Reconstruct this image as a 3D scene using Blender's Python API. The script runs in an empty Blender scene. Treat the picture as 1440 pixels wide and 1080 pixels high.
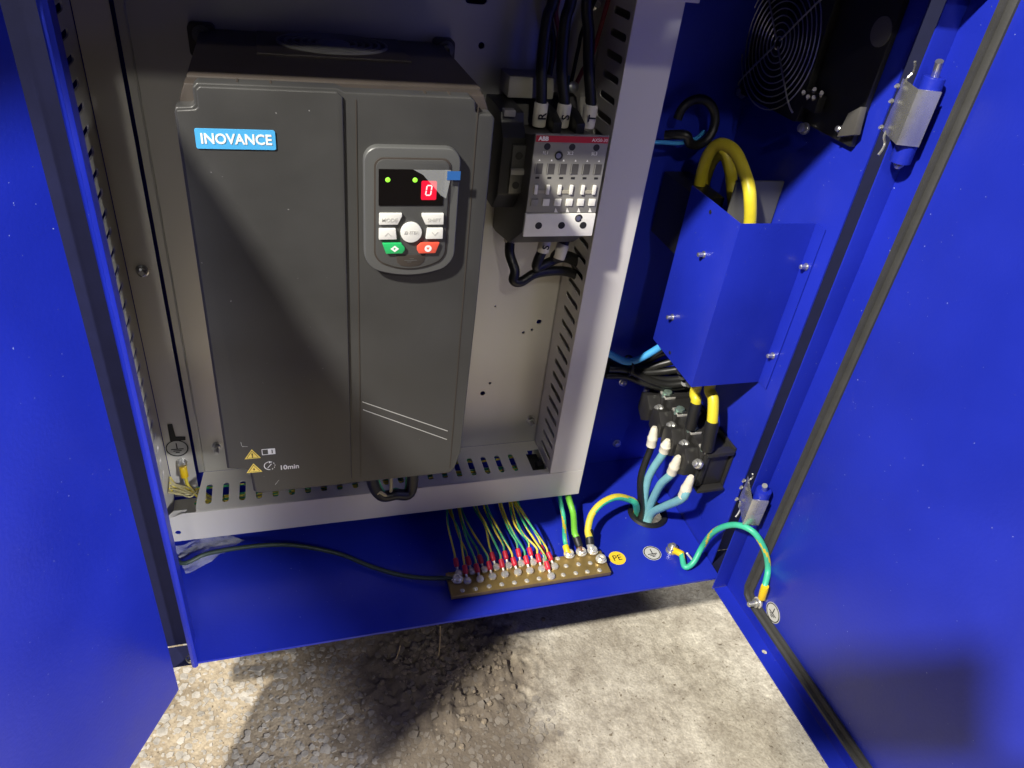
# Lower part of an open electrical cabinet: camera at the origin, X right, Y into the cabinet, Z up, metres.
import bpy, bmesh, math, random
from mathutils import Vector, Matrix
random.seed(7)
sc = bpy.context.scene
col = sc.collection

# ------------------------------------------------------------------ camera
cd = bpy.data.cameras.new('camera'); cam = bpy.data.objects.new('camera', cd); col.objects.link(cam)
cd.sensor_width = 36; cd.lens = 25.804; cd.clip_start = 0.004; cd.clip_end = 60
cx_, cy_, cz_ = Vector((0.95747, -0.26779, 0.10745)), Vector((0.0692, 0.57463, 0.81548)), Vector((-0.28012, -0.77336, 0.56872))
M = Matrix((cx_, cy_, cz_)).transposed().to_4x4(); cam.matrix_world = M
sc.camera = cam

# ------------------------------------------------------------------ world, lamps, exposure
w = bpy.data.worlds.new('World'); sc.world = w; w.use_nodes = True
bg = w.node_tree.nodes['Background']; bg.inputs[0].default_value = (0.74, 0.68, 0.60, 1); bg.inputs[1].default_value = 0.05
def lamp(name, pos, target, watts, radius, color, cone, blend):
    l = bpy.data.lights.new(name, 'SPOT'); l.energy = watts; l.color = color; l.shadow_soft_size = radius; l.spot_size = math.radians(cone); l.spot_blend = blend
    o = bpy.data.objects.new(name, l); col.objects.link(o); o.location = pos
    o.rotation_euler = (Vector(target) - Vector(pos)).to_track_quat('-Z', 'Y').to_euler()
    return o
lamp('work_lamp_left', (-1.58, -0.66, 1.73), (0.25, 0.45, -0.45), 840, 0.07, (1.0, 0.95, 0.86), 44, 0.5)
lamp('work_lamp_behind', (-0.04, -1.55, 1.27), (0.0, 0.6, -0.35), 44, 0.05, (1.0, 0.94, 0.84), 44, 0.5)
lamp('work_lamp_right', (1.25, -1.75, 0.80), (-0.15, 0.45, -0.45), 480, 0.07, (0.97, 0.97, 1.0), 40, 0.5)
sc.cycles.diffuse_bounces = 3
vs = sc.view_settings; vs.view_transform = 'Standard'; vs.look = 'None'; vs.exposure = 0; vs.gamma = 1; vs.use_curve_mapping = False
sc.render.resolution_x = 1024; sc.render.resolution_y = 768

# ------------------------------------------------------------------ materials
MATS = {}
def pbr(name, base, rough=0.5, metal=0.0, var=0.0, vscale=60, bump=0.0, bscale=400, stretch=None, spec=0.5, emit=None, estr=0, coat=0,
        specks=0.0, speck_col=(0.5, 0.5, 0.6), alpha=1, trans=0, rvar=0.0, base2=None):
    m = bpy.data.materials.new(name); m.use_nodes = True; nt = m.node_tree; N = nt.nodes; L = nt.links
    b = N['Principled BSDF']
    b.inputs['Base Color'].default_value = (*base, 1); b.inputs['Roughness'].default_value = rough; b.inputs['Metallic'].default_value = metal
    b.inputs['Specular IOR Level'].default_value = spec
    b.inputs['Coat Weight'].default_value = coat; b.inputs['Alpha'].default_value = alpha; b.inputs['Transmission Weight'].default_value = trans
    if emit: b.inputs['Emission Color'].default_value = (*emit, 1); b.inputs['Emission Strength'].default_value = estr
    tc = N.new('ShaderNodeTexCoord'); vec = tc.outputs['Object']
    if stretch:
        mp = N.new('ShaderNodeMapping'); mp.inputs['Scale'].default_value = stretch; L.new(vec, mp.inputs[0]); vec = mp.outputs[0]
    def noise(scale, detail=4):
        n = N.new('ShaderNodeTexNoise'); n.inputs['Scale'].default_value = scale; n.inputs['Detail'].default_value = detail; L.new(vec, n.inputs['Vector']); return n
    colsock = None
    if var > 0:
        n = noise(vscale); mix = N.new('ShaderNodeMix'); mix.data_type = 'RGBA'
        b2 = base2 or tuple(c * (1 + var) for c in base); b1 = base if base2 else tuple(c * (1 - var) for c in base)
        mix.inputs[6].default_value = (*b1, 1); mix.inputs[7].default_value = (*b2, 1)
        cr = N.new('ShaderNodeMapRange'); cr.inputs[1].default_value = 0.3; cr.inputs[2].default_value = 0.7; L.new(n.outputs['Fac'], cr.inputs[0])
        L.new(cr.outputs[0], mix.inputs[0]); colsock = mix.outputs[2]
        if rvar:
            rr = N.new('ShaderNodeMapRange'); rr.inputs[3].default_value = rough - rvar; rr.inputs[4].default_value = rough + rvar
            L.new(n.outputs['Fac'], rr.inputs[0]); L.new(rr.outputs[0], b.inputs['Roughness'])
    if specks > 0:
        n = noise(430, 1); th = N.new('ShaderNodeMapRange'); th.inputs[1].default_value = 1 - specks; th.inputs[2].default_value = 1 - specks + 0.02
        L.new(n.outputs['Fac'], th.inputs[0]); mix = N.new('ShaderNodeMix'); mix.data_type = 'RGBA'
        if colsock: L.new(colsock, mix.inputs[6])
        else: mix.inputs[6].default_value = (*base, 1)
        mix.inputs[7].default_value = (*speck_col, 1); L.new(th.outputs[0], mix.inputs[0]); colsock = mix.outputs[2]
    if colsock: L.new(colsock, b.inputs['Base Color'])
    if bump > 0:
        n = noise(bscale, 3); bp = N.new('ShaderNodeBump'); bp.inputs['Strength'].default_value = bump; bp.inputs['Distance'].default_value = 0.001
        L.new(n.outputs['Fac'], bp.inputs['Height']); L.new(bp.outputs[0], b.inputs['Normal'])
    MATS[name] = m; return m
pbr('blue_paint', (0.012, 0.025, 0.385), 0.34, var=0.14, vscale=7, rvar=0.16, bump=0.15, bscale=320, specks=0.205, speck_col=(0.30, 0.34, 0.62))
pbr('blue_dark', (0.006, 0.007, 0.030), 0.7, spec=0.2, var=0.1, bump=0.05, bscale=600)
pbr('zinc_sheet', (0.62, 0.60, 0.55), 0.44, 0.18, var=0.06, vscale=5, bump=0.05, bscale=60, stretch=(1, 1, 0.06), rvar=0.08)
pbr('zinc_plate', (0.58, 0.57, 0.525), 0.38, 0.55, var=0.10, vscale=7, bump=0.05, bscale=70, stretch=(1, 1, 0.12), rvar=0.10)
pbr('drive_plastic', (0.043, 0.043, 0.0415), 0.42, var=0.14, vscale=14, rvar=0.18, bump=0.08, bscale=1400, specks=0.19, speck_col=(0.2, 0.2, 0.2))
pbr('drive_body', (0.042, 0.034, 0.028), 0.5, var=0.1, vscale=40, bump=0.06, bscale=900)
pbr('keypad_rim', (0.085, 0.087, 0.085), 0.42, bump=0.04, bscale=1400)
pbr('keypad_face', (0.06, 0.061, 0.06), 0.45, bump=0.04, bscale=1400)
pbr('black_plastic', (0.012, 0.012, 0.012), 0.42, var=0.1, bump=0.05, bscale=800)
pbr('dark_grey_plastic', (0.068, 0.065, 0.060), 0.48, var=0.08, bump=0.05, bscale=900)
pbr('mid_grey_plastic', (0.23, 0.225, 0.205), 0.5, bump=0.05, bscale=900)
pbr('light_grey_plastic', (0.80, 0.79, 0.74), 0.5, var=0.05, bump=0.05, bscale=900)
pbr('white_plastic', (0.74, 0.73, 0.68), 0.45, var=0.04)
pbr('cream_plastic', (0.33, 0.31, 0.25), 0.5)
pbr('sleeve_white', (0.70, 0.66, 0.54), 0.55, var=0.05)
pbr('print_black', (0.012, 0.012, 0.012), 0.6)
pbr('print_white', (0.8, 0.8, 0.78), 0.55)
pbr('print_grey', (0.50, 0.50, 0.47), 0.5)
pbr('brand_blue', (0.07, 0.38, 0.72), 0.4)
pbr('red_strip', (0.42, 0.018, 0.03), 0.45)
pbr('key_white', (0.70, 0.70, 0.66), 0.45)
pbr('key_green', (0.02, 0.42, 0.12), 0.45)
pbr('key_red', (0.72, 0.09, 0.05), 0.45)
pbr('screen', (0.006, 0.005, 0.005), 0.16)
pbr('digit_glow', (0.25, 0.0, 0.01), 0.3, emit=(1.0, 0.015, 0.05), estr=0.75)
pbr('digit', (0.8, 0.4, 0.4), 0.3, emit=(1.0, 0.42, 0.42), estr=1.3)
pbr('led_green', (0.2, 0.6, 0.05), 0.3, emit=(0.28, 0.9, 0.03), estr=1.0)
pbr('film', (0.70, 0.73, 0.74), 0.20, alpha=0.17)
pbr('film_blue', (0.025, 0.11, 0.34), 0.35)
pbr('yellow_label', (0.80, 0.56, 0.03), 0.5)
pbr('warn_yellow', (0.82, 0.62, 0.12), 0.5)
pbr('steel', (0.62, 0.62, 0.60), 0.28, 0.9, var=0.08, vscale=300)
pbr('zinc_bright', (0.60, 0.60, 0.56), 0.27, 0.80, var=0.14, vscale=60, bump=0.03, bscale=120, rvar=0.10)
pbr('iridescent', (0.46, 0.62, 0.52), 0.28, 0.8, var=0.25, vscale=200)
pbr('brass', (0.36, 0.25, 0.085), 0.40, 0.55, var=0.20, vscale=60, bump=0.08, bscale=260, rvar=0.1)
pbr('tin', (0.80, 0.78, 0.70), 0.26, 0.6, var=0.1, vscale=200)
pbr('copper', (0.55, 0.30, 0.18), 0.35, 0.8)
pbr('wire_yellow', (0.62, 0.50, 0.045), 0.42, var=0.08, vscale=120)
pbr('wire_green', (0.035, 0.32, 0.14), 0.42, var=0.08, vscale=120)
pbr('wire_mint', (0.05, 0.46, 0.28), 0.42, var=0.06, vscale=90)
pbr('wire_lime', (0.16, 0.50, 0.045), 0.42)
pbr('wire_black', (0.012, 0.012, 0.011), 0.40, var=0.15, vscale=90)
pbr('wire_dkgreen', (0.035, 0.055, 0.042), 0.45)
pbr('wire_ltblue', (0.22, 0.50, 0.56), 0.45, var=0.06, vscale=90)
pbr('wire_blue', (0.06, 0.34, 0.72), 0.45)
pbr('wire_pink', (0.30, 0.05, 0.07), 0.45)
pbr('wire_cream', (0.42, 0.37, 0.19), 0.45)
pbr('cable_yellow', (0.66, 0.55, 0.03), 0.40, var=0.05, vscale=90)
pbr('lug_red', (0.62, 0.02, 0.045), 0.40)
pbr('lug_yellow', (0.78, 0.52, 0.01), 0.42)
pbr('shrink_black', (0.010, 0.010, 0.010), 0.5, bump=0.15, bscale=240)
pbr('rubber', (0.034, 0.034, 0.032), 0.62, var=0.12, vscale=60, bump=0.1, bscale=500)
pbr('terminal_plastic', (0.022, 0.021, 0.020), 0.40, var=0.1, bump=0.06, bscale=700)
pbr('grey_plate', (0.10, 0.10, 0.095), 0.5)
pbr('bag_film', (0.72, 0.74, 0.80), 0.15, alpha=0.30, bump=0.3, bscale=90)
pbr('cloth_dark', (0.02, 0.022, 0.03), 0.85, bump=0.2, bscale=300)
pbr('skin', (0.45, 0.27, 0.19), 0.5)
pbr('screw_dark', (0.12, 0.12, 0.115), 0.35, 0.7)
def m_(n): return MATS[n]

# ------------------------------------------------------------------ mesh helpers
OFF = {}
class MB:
    def __init__(s): s.bm = bmesh.new(); s.mi = 0
    def _mark(s, n0):
        s.bm.faces.ensure_lookup_table()
        for f in s.bm.faces[n0:]: f.material_index = s.mi
    def box(s, x0, x1, y0, y1, z0, z1, mat=None):
        n0 = len(s.bm.faces)
        v = [s.bm.verts.new(p) for p in ((x0,y0,z0),(x1,y0,z0),(x1,y1,z0),(x0,y1,z0),(x0,y0,z1),(x1,y0,z1),(x1,y1,z1),(x0,y1,z1))]
        if mat is not None:
            for q in v: q.co = mat @ q.co
        for f in ((3,2,1,0),(4,5,6,7),(0,1,5,4),(1,2,6,5),(2,3,7,6),(3,0,4,7)): s.bm.faces.new([v[i] for i in f])
        s._mark(n0); return s
    def prism(s, poly, axis, a, b):
        # poly: 2D outline; axis 'y': (x,z), 'x': (y,z), 'z': (x,y)
        n0 = len(s.bm.faces)
        def P(p, t): return {'y': (p[0], t, p[1]), 'x': (t, p[0], p[1]), 'z': (p[0], p[1], t)}[axis]
        A = [s.bm.verts.new(P(p, a)) for p in poly]; B = [s.bm.verts.new(P(p, b)) for p in poly]; n = len(poly)
        s.bm.faces.new(A); s.bm.faces.new(B[::-1])
        for i in range(n): s.bm.faces.new((A[i], B[i], B[(i+1) % n], A[(i+1) % n]))
        s._mark(n0); return s
    def rings(s, rings, cap=True, matfun=None):
        n0 = len(s.bm.faces); R_ = [[s.bm.verts.new(p) for p in r] for r in rings]; n = len(R_[0])
        for i in range(len(R_)-1):
            for j in range(n):
                f = s.bm.faces.new((R_[i][j], R_[i][(j+1) % n], R_[i+1][(j+1) % n], R_[i+1][j])); f.material_index = matfun(i, j) if matfun else s.mi
        if cap:
            for r in (R_[0][::-1], R_[-1]):
                f = s.bm.faces.new(r); f.material_index = s.mi
        return s
    def lathe(s, p0, axis, prof, n=16, cap=True):
        # prof: list of (radius, distance along axis)
        ax = Vector(axis).normalized(); u = ax.orthogonal().normalized(); v = ax.cross(u); p0 = Vector(p0)
        return s.rings([[p0 + ax*d + (u*math.cos(2*math.pi*k/n) + v*math.sin(2*math.pi*k/n))*r for k in range(n)] for r, d in prof], cap)
    def cyl(s, p0, p1, r, n=16, r2=None):
        d = Vector(p1) - Vector(p0); return s.lathe(p0, d, [(r, 0), (r if r2 is None else r2, d.length)], n)
    def tube(s, pts, r, n=8, sub=6, stripe=None, cap=True):
        P = [Vector(p) for p in pts]
        if len(P) > 2:
            Q = [P[0]*2 - P[1]] + P + [P[-1]*2 - P[-2]]; out = []
            for i in range(1, len(Q)-2):
                for k in range(sub):
                    t = k/sub; a, b, c, d = Q[i-1], Q[i], Q[i+1], Q[i+2]
                    out.append(0.5*((2*b) + (c-a)*t + (2*a-5*b+4*c-d)*t*t + (3*b-a-3*c+d)*t**3))
            out.append(P[-1]); P = out
        T = []
        for i in range(len(P)): T.append((P[min(i+1, len(P)-1)] - P[max(i-1, 0)]).normalized())
        u = T[0].orthogonal().normalized(); rs = []
        for i, p in enumerate(P):
            u = (u - T[i]*u.dot(T[i])).normalized(); v = T[i].cross(u)
            rr = r(i/(len(P)-1)) if callable(r) else r
            rs.append([p + (u*math.cos(2*math.pi*k/n) + v*math.sin(2*math.pi*k/n))*rr for k in range(n)])
        L = [0.0]
        for i in range(1, len(P)): L.append(L[-1] + (P[i]-P[i-1]).length)
        mf = None
        if stripe:
            pitch, frac, ph = stripe
            mf = lambda i, j: 1 if ((j/n + L[i]/pitch + ph) % 1.0) < frac else 0
        return s.rings(rs, cap, mf)
    def build(s, name, mats, parent=None, bevel=0, seg=2, smooth=35, kind=None):
        bmesh.ops.recalc_face_normals(s.bm, faces=s.bm.faces[:])
        if bevel:
            ed = [e for e in s.bm.edges if len(e.link_faces) == 2 and e.calc_face_angle(0) > 0.5]
            bmesh.ops.bevel(s.bm, geom=ed, offset=bevel, segments=seg, affect='EDGES', profile=0.6, clamp_overlap=True)
        me = bpy.data.meshes.new(name); off = OFF.get(parent, Vector((0, 0, 0)))
        if off.length: bmesh.ops.translate(s.bm, verts=s.bm.verts[:], vec=-off)
        s.bm.to_mesh(me); s.bm.free()
        return link(name, me, mats, parent, smooth, kind)
def link(name, me, mats, parent=None, smooth=35, kind=None, loc=None):
    for q in ([mats] if isinstance(mats, str) else mats):
        if len(me.materials) < (1 if isinstance(mats, str) else len(mats)): me.materials.append(m_(q))
    if smooth:
        for p in me.polygons: p.use_smooth = True
        me.set_sharp_from_angle(angle=math.radians(smooth))
    o = bpy.data.objects.new(name, me); col.objects.link(o)
    if parent: o.parent = parent
    OFF[o] = OFF.get(parent, Vector((0, 0, 0)))
    if loc is not None: o.location = Vector(loc) - OFF[o]
    if kind: o['kind'] = kind
    return o
def tag(o, label, cat, group=None):
    o['label'] = label; o['category'] = cat
    if group: o['group'] = group
    return o
def thing(name, label, cat, loc, group=None):
    o = bpy.data.objects.new(name, None); col.objects.link(o); o.location = loc; o.empty_display_size = 0.02
    OFF[o] = Vector(loc); return tag(o, label, cat, group)
def inst(me, name, mat, parent, loc, rot=None):
    o = link(name, me, mat, parent, 0, None, loc)
    if rot is not None: o.rotation_euler = rot
    return o
def meshof(mb, smooth=35):
    bmesh.ops.recalc_face_normals(mb.bm, faces=mb.bm.faces[:]); me = bpy.data.meshes.new('shared'); mb.bm.to_mesh(me); mb.bm.free()
    for p in me.polygons: p.use_smooth = True
    me.set_sharp_from_angle(angle=math.radians(smooth)); return me
def place(me, origin, u, v):
    u = Vector(u).normalized(); v = Vector(v).normalized(); n = u.cross(v)
    mat = Matrix((u, v, n)).transposed().to_4x4(); mat.translation = Vector(origin); me.transform(mat)
def sheet(name, outer, holes, origin, u, v, th, mat, parent, bevel=0):
    # flat sheet with real holes; outline in (u, v), thickness along u x v
    c = bpy.data.curves.new('tmp', 'CURVE'); c.dimensions = '2D'; c.fill_mode = 'BOTH'; c.extrude = th/2 - bevel; c.bevel_depth = bevel; c.bevel_resolution = 1
    if bevel: c.offset = -bevel
    for loop in [outer] + holes:
        sp = c.splines.new('POLY'); sp.points.add(len(loop)-1); sp.use_cyclic_u = True
        for p, q in zip(sp.points, loop): p.co = (q[0], q[1], 0, 1)
    o = bpy.data.objects.new('tmp', c); me = bpy.data.meshes.new_from_object(o); bpy.data.objects.remove(o); bpy.data.curves.remove(c)
    me.name = name; place(me, Vector(origin) - OFF.get(parent, Vector((0,0,0))), u, v); me.materials.clear()
    return link(name, me, mat, parent, 30)
def text(name, s, size, origin, mat, parent, u=(1,0,0), v=(0,0,1), bold=0.0, ext=0.00012, sx=1.0):
    c = bpy.data.curves.new('tmp', 'FONT'); c.body = s; c.size = size; c.extrude = ext; c.offset = bold; c.align_x = 'CENTER'; c.align_y = 'CENTER'; c.resolution_u = 3
    o = bpy.data.objects.new('tmp', c); me = bpy.data.meshes.new_from_object(o); bpy.data.objects.remove(o); bpy.data.curves.remove(c)
    me.name = name
    if sx != 1: me.transform(Matrix.Diagonal((sx, 1, 1, 1)))
    place(me, Vector(origin) - OFF.get(parent, Vector((0,0,0))), u, v); me.materials.clear()
    return link(name, me, mat, parent, 0)
def capsule(cx, cy, lu, lv, n=5):
    # slot, rounded at the ends of its long side
    r = min(lu, lv)/2; pts = []
    if lu >= lv:
        for k in range(n+1): a = -math.pi/2 + math.pi*k/n; pts.append((cx + lu/2 - r + r*math.cos(a), cy + r*math.sin(a)))
        for k in range(n+1): a = math.pi/2 + math.pi*k/n; pts.append((cx - lu/2 + r + r*math.cos(a), cy + r*math.sin(a)))
    else:
        for k in range(n+1): a = math.pi*k/n; pts.append((cx + r*math.cos(a), cy + lv/2 - r + r*math.sin(a)))
        for k in range(n+1): a = math.pi + math.pi*k/n; pts.append((cx + r*math.cos(a), cy - lv/2 + r + r*math.sin(a)))
    return pts
def circ(cx, cy, r, n=12): return [(cx + r*math.cos(2*math.pi*k/n), cy + r*math.sin(2*math.pi*k/n)) for k in range(n)]
def rrect(x0, x1, y0, y1, r, n=4):
    pts = []
    for (cx, cy, a0) in ((x1-r, y0+r, -90), (x1-r, y1-r, 0), (x0+r, y1-r, 90), (x0+r, y0+r, 180)):
        for k in range(n+1): a = math.radians(a0 + 90*k/n); pts.append((cx + r*math.cos(a), cy + r*math.sin(a)))
    return pts
def V(*a): return Vector(a)

# ================================================================== THE GROUND
ZG = -0.86
def ground_h(x, y):
    from mathutils import noise
    h = 0.004*noise.noise(Vector((x*6, y*6, 0)))
    d = math.hypot((x-0.165)/0.15, (y-0.56)/0.12)           # loose dirt heaped in front of the cabinet
    k = max(0, 1-d)
    k = min(1, k*1.6); h += k*0.006 + k*0.010*noise.noise(Vector((x*42, y*42, 3))) + k*0.009*noise.noise(Vector((x*95, y*95, 5))) + k*0.006*noise.noise(Vector((x*210, y*210, 8)))
    h += 0.0008*noise.noise(Vector((x*120, y*120, 1)))
    return h
gm = bpy.data.materials.new('ground'); gm.use_nodes = True; nt = gm.node_tree; N = nt.nodes; L = nt.links; b = N['Principled BSDF']
b.inputs['Roughness'].default_value = 0.9
tc = N.new('ShaderNodeTexCoord')
n1 = N.new('ShaderNodeTexNoise'); n1.inputs['Scale'].default_value = 14; n1.inputs['Detail'].default_value = 8; L.new(tc.outputs['Object'], n1.inputs['Vector'])
n2 = N.new('ShaderNodeTexNoise'); n2.inputs['Scale'].default_value = 330; n2.inputs['Detail'].default_value = 6; L.new(tc.outputs['Object'], n2.inputs['Vector'])
n3 = N.new('ShaderNodeTexVoronoi'); n3.inputs['Scale'].default_value = 150; L.new(tc.outputs['Object'], n3.inputs['Vector'])
r1 = N.new('ShaderNodeValToRGB'); r1.color_ramp.elements[0].color = (0.37, 0.335, 0.275, 1); r1.color_ramp.elements[1].color = (0.53, 0.495, 0.42, 1)
r1.color_ramp.elements[0].position = 0.32; r1.color_ramp.elements[1].position = 0.68; L.new(n1.outputs['Fac'], r1.inputs[0])
r2 = N.new('ShaderNodeValToRGB'); r2.color_ramp.elements[0].color = (0.82, 0.81, 0.79, 1); r2.color_ramp.elements[1].color = (1.10, 1.10, 1.09, 1)
r2.color_ramp.elements[0].position = 0.33; r2.color_ramp.elements[1].position = 0.66; L.new(n2.outputs['Fac'], r2.inputs[0])
mx = N.new('ShaderNodeMix'); mx.data_type = 'RGBA'; mx.blend_type = 'MULTIPLY'; mx.inputs[0].default_value = 1; L.new(r1.outputs[0], mx.inputs[6]); L.new(r2.outputs[0], mx.inputs[7])
# fine stains, sparse dark pits and pale grains
n5 = N.new('ShaderNodeTexNoise'); n5.inputs['Scale'].default_value = 52; n5.inputs['Detail'].default_value = 9; n5.inputs['Roughness'].default_value = 0.68; n5.inputs['Distortion'].default_value = 0.6; L.new(tc.outputs['Object'], n5.inputs['Vector'])
r5 = N.new('ShaderNodeValToRGB'); r5.color_ramp.elements[0].position = 0.36; r5.color_ramp.elements[0].color = (0.74, 0.72, 0.69, 1); r5.color_ramp.elements[1].position = 0.62; r5.color_ramp.elements[1].color = (1.12, 1.12, 1.1, 1); L.new(n5.outputs['Fac'], r5.inputs[0])
mx5 = N.new('ShaderNodeMix'); mx5.data_type = 'RGBA'; mx5.blend_type = 'MULTIPLY'; mx5.inputs[0].default_value = 1; L.new(mx.outputs[2], mx5.inputs[6]); L.new(r5.outputs[0], mx5.inputs[7])
n6 = N.new('ShaderNodeTexNoise'); n6.inputs['Scale'].default_value = 210; n6.inputs['Detail'].default_value = 2; L.new(tc.outputs['Object'], n6.inputs['Vector'])
r6 = N.new('ShaderNodeValToRGB'); r6.color_ramp.elements[0].position = 0.27; r6.color_ramp.elements[0].color = (0.42, 0.38, 0.33, 1); r6.color_ramp.elements[1].position = 0.33; r6.color_ramp.elements[1].color = (1, 1, 1, 1)
e6 = r6.color_ramp.elements.new(0.69); e6.color = (1, 1, 1, 1); e7 = r6.color_ramp.elements.new(0.74); e7.color = (1.35, 1.34, 1.3, 1); L.new(n6.outputs['Fac'], r6.inputs[0])
mx6 = N.new('ShaderNodeMix'); mx6.data_type = 'RGBA'; mx6.blend_type = 'MULTIPLY'; mx6.inputs[0].default_value = 1; L.new(mx5.outputs[2], mx6.inputs[6]); L.new(r6.outputs[0], mx6.inputs[7]); mx = mx6
# asphalt binder to the left, paler dusty concrete to the right
sp = N.new('ShaderNodeSeparateXYZ'); L.new(tc.outputs['Object'], sp.inputs[0])
ad = N.new('ShaderNodeMath'); ad.operation = 'MULTIPLY_ADD'; ad.inputs[1].default_value = 0.10; L.new(n1.outputs['Fac'], ad.inputs[0]); L.new(sp.outputs[0], ad.inputs[2])
mr = N.new('ShaderNodeMapRange'); mr.inputs[1].default_value = 0.26; mr.inputs[2].default_value = 0.34; L.new(ad.outputs[0], mr.inputs[0])
mz = N.new('ShaderNodeMix'); mz.data_type = 'RGBA'; mz.blend_type = 'MULTIPLY'; mz.inputs[7].default_value = (0.66, 0.59, 0.50, 1); L.new(mx.outputs[2], mz.inputs[6])
iv = N.new('ShaderNodeMath'); iv.operation = 'SUBTRACT'; iv.inputs[0].default_value = 1; L.new(mr.outputs[0], iv.inputs[1]); L.new(iv.outputs[0], mz.inputs[0])
# crumbly darker soil spilled over the paving in front of the cabinet
def soil(nt, colour, amount):
    N, L = nt.nodes, nt.links; tcs = N.new('ShaderNodeTexCoord')
    ds = N.new('ShaderNodeVectorMath'); ds.operation = 'SUBTRACT'; ds.inputs[1].default_value = (0.150, 0.470, ZG); L.new(tcs.outputs['Object'], ds.inputs[0])
    dk = N.new('ShaderNodeVectorMath'); dk.operation = 'MULTIPLY'; dk.inputs[1].default_value = (8.6, 4.4, 0); L.new(ds.outputs[0], dk.inputs[0])
    dl_ = N.new('ShaderNodeVectorMath'); dl_.operation = 'LENGTH'; L.new(dk.outputs[0], dl_.inputs[0])
    n4 = N.new('ShaderNodeTexNoise'); n4.inputs['Scale'].default_value = 34; n4.inputs['Detail'].default_value = 7; L.new(tcs.outputs['Object'], n4.inputs['Vector'])
    da = N.new('ShaderNodeMath'); da.operation = 'MULTIPLY_ADD'; da.inputs[1].default_value = 1.2; L.new(n4.outputs['Fac'], da.inputs[0]); L.new(dl_.outputs['Value'], da.inputs[2])
    dr_ = N.new('ShaderNodeMapRange'); dr_.inputs[1].default_value = 1.35; dr_.inputs[2].default_value = 1.75; dr_.inputs[3].default_value = amount; dr_.inputs[4].default_value = 0.0; L.new(da.outputs[0], dr_.inputs[0])
    md = N.new('ShaderNodeMix'); md.data_type = 'RGBA'; md.inputs[7].default_value = (0.120, 0.098, 0.074, 1); L.new(colour, md.inputs[6]); L.new(dr_.outputs[0], md.inputs[0])
    L.new(md.outputs[2], N['Principled BSDF'].inputs['Base Color'])
soil(nt, mz.outputs[2], 0.90)
bp = N.new('ShaderNodeBump'); bp.inputs['Strength'].default_value = 0.5; bp.inputs['Distance'].default_value = 0.002; L.new(n2.outputs['Fac'], bp.inputs['Height'])
bp2 = N.new('ShaderNodeBump'); bp2.inputs['Strength'].default_value = 0.35; bp2.inputs['Distance'].default_value = 0.0015; L.new(n3.outputs['Distance'], bp2.inputs['Height']); L.new(bp.outputs[0], bp2.inputs['Normal'])
L.new(bp2.outputs[0], b.inputs['Normal']); MATS['ground'] = gm
bm = bmesh.new(); nx, ny = 420, 310; gx0, gx1, gy0, gy1 = -0.35, 0.80, 0.05, 0.90
grid = [[bm.verts.new((gx0+(gx1-gx0)*i/nx, gy0+(gy1-gy0)*j/ny, ZG + (ground_h(gx0+(gx1-gx0)*i/nx, gy0+(gy1-gy0)*j/ny) if 0 < i < nx and 0 < j < ny else 0))) for j in range(ny+1)] for i in range(nx+1)]
for i in range(nx):
    for j in range(ny): bm.faces.new((grid[i][j], grid[i+1][j], grid[i+1][j+1], grid[i][j+1]))
B_ = 4.0                                                     # flat apron round the detailed patch
cor = [bm.verts.new(p) for p in ((-B_, -B_, ZG), (B_, -B_, ZG), (B_, B_, ZG), (-B_, B_, ZG))]
inner = [grid[i][0] for i in range(nx+1)], [grid[nx][j] for j in range(ny+1)], [grid[i][ny] for i in range(nx, -1, -1)], [grid[0][j] for j in range(ny, -1, -1)]
for k in range(4): bm.faces.new([cor[k], cor[(k+1) % 4]] + inner[k][::-1])
me = bpy.data.meshes.new('ground'); bm.to_mesh(me); bm.free()
g = link('ground', me, 'ground', None, 60); g['kind'] = 'structure'

# crushed stone set in the asphalt: uncountable
sm = pbr('stone', (0.22, 0.20, 0.168), 0.92, var=0.30, vscale=95, bump=0.5, bscale=500, base2=(0.42, 0.385, 0.325))
lk = sm.node_tree.nodes['Principled BSDF'].inputs['Base Color'].links[0].from_socket; soil(sm.node_tree, lk, 0.72)
mb = MB(); cell = 0.0086; dirs = []
for k in range(9): dirs.append(2*math.pi*k/9)
x = -0.34
while x < 0.36:
    y = 0.12
    while y < 0.78:
        px_, py_ = x + random.uniform(-.4, .4)*cell, y + random.uniform(-.4, .4)*cell
        edge = 0.235 + 0.045*math.sin(py_*31) + random.uniform(-.02, .02)
        dirt = math.hypot((px_-0.165)/0.11, (py_-0.56)/0.09)
        if px_ < edge and (dirt > 1 or random.random() < 0.35):
            s = random.choice((0.35, 0.45, 0.6, 0.8, 0.9, 1.1, 1.35))*cell*0.56; h = ground_h(px_, py_); asp = random.uniform(0.65, 1.0); rot = random.uniform(0, 6.28)
            n = random.choice((4, 5, 5, 6)); top = random.uniform(0.0001, 0.0013)*(2.2 if dirt < 1 else 1); tx, ty = random.uniform(-.16, .16), random.uniform(-.16, .16)
            rr = [random.uniform(0.68, 1.25) for _ in range(n)]; rgs = []
            for f, hz in ((1.0, -0.004), (0.97, top*0.6), (0.86, top)):
                ring = []
                for k in range(n):
                    a = 2*math.pi*k/n; lx, ly = s*rr[k]*f*math.cos(a), s*rr[k]*f*math.sin(a)*asp
                    wx, wy = lx*math.cos(rot)-ly*math.sin(rot), lx*math.sin(rot)+ly*math.cos(rot)
                    ring.append((px_+wx, py_+wy, ZG+h+hz+(tx*wx+ty*wy if hz > 0 else 0)))
                rgs.append(ring)
            mb.rings(rgs)
        y += cell
    x += cell
o = mb.build('crushed_stone', 'stone', smooth=25, kind='stuff'); tag(o, 'crushed stones set in the worn asphalt in front of the cabinet', 'gravel')
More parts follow.
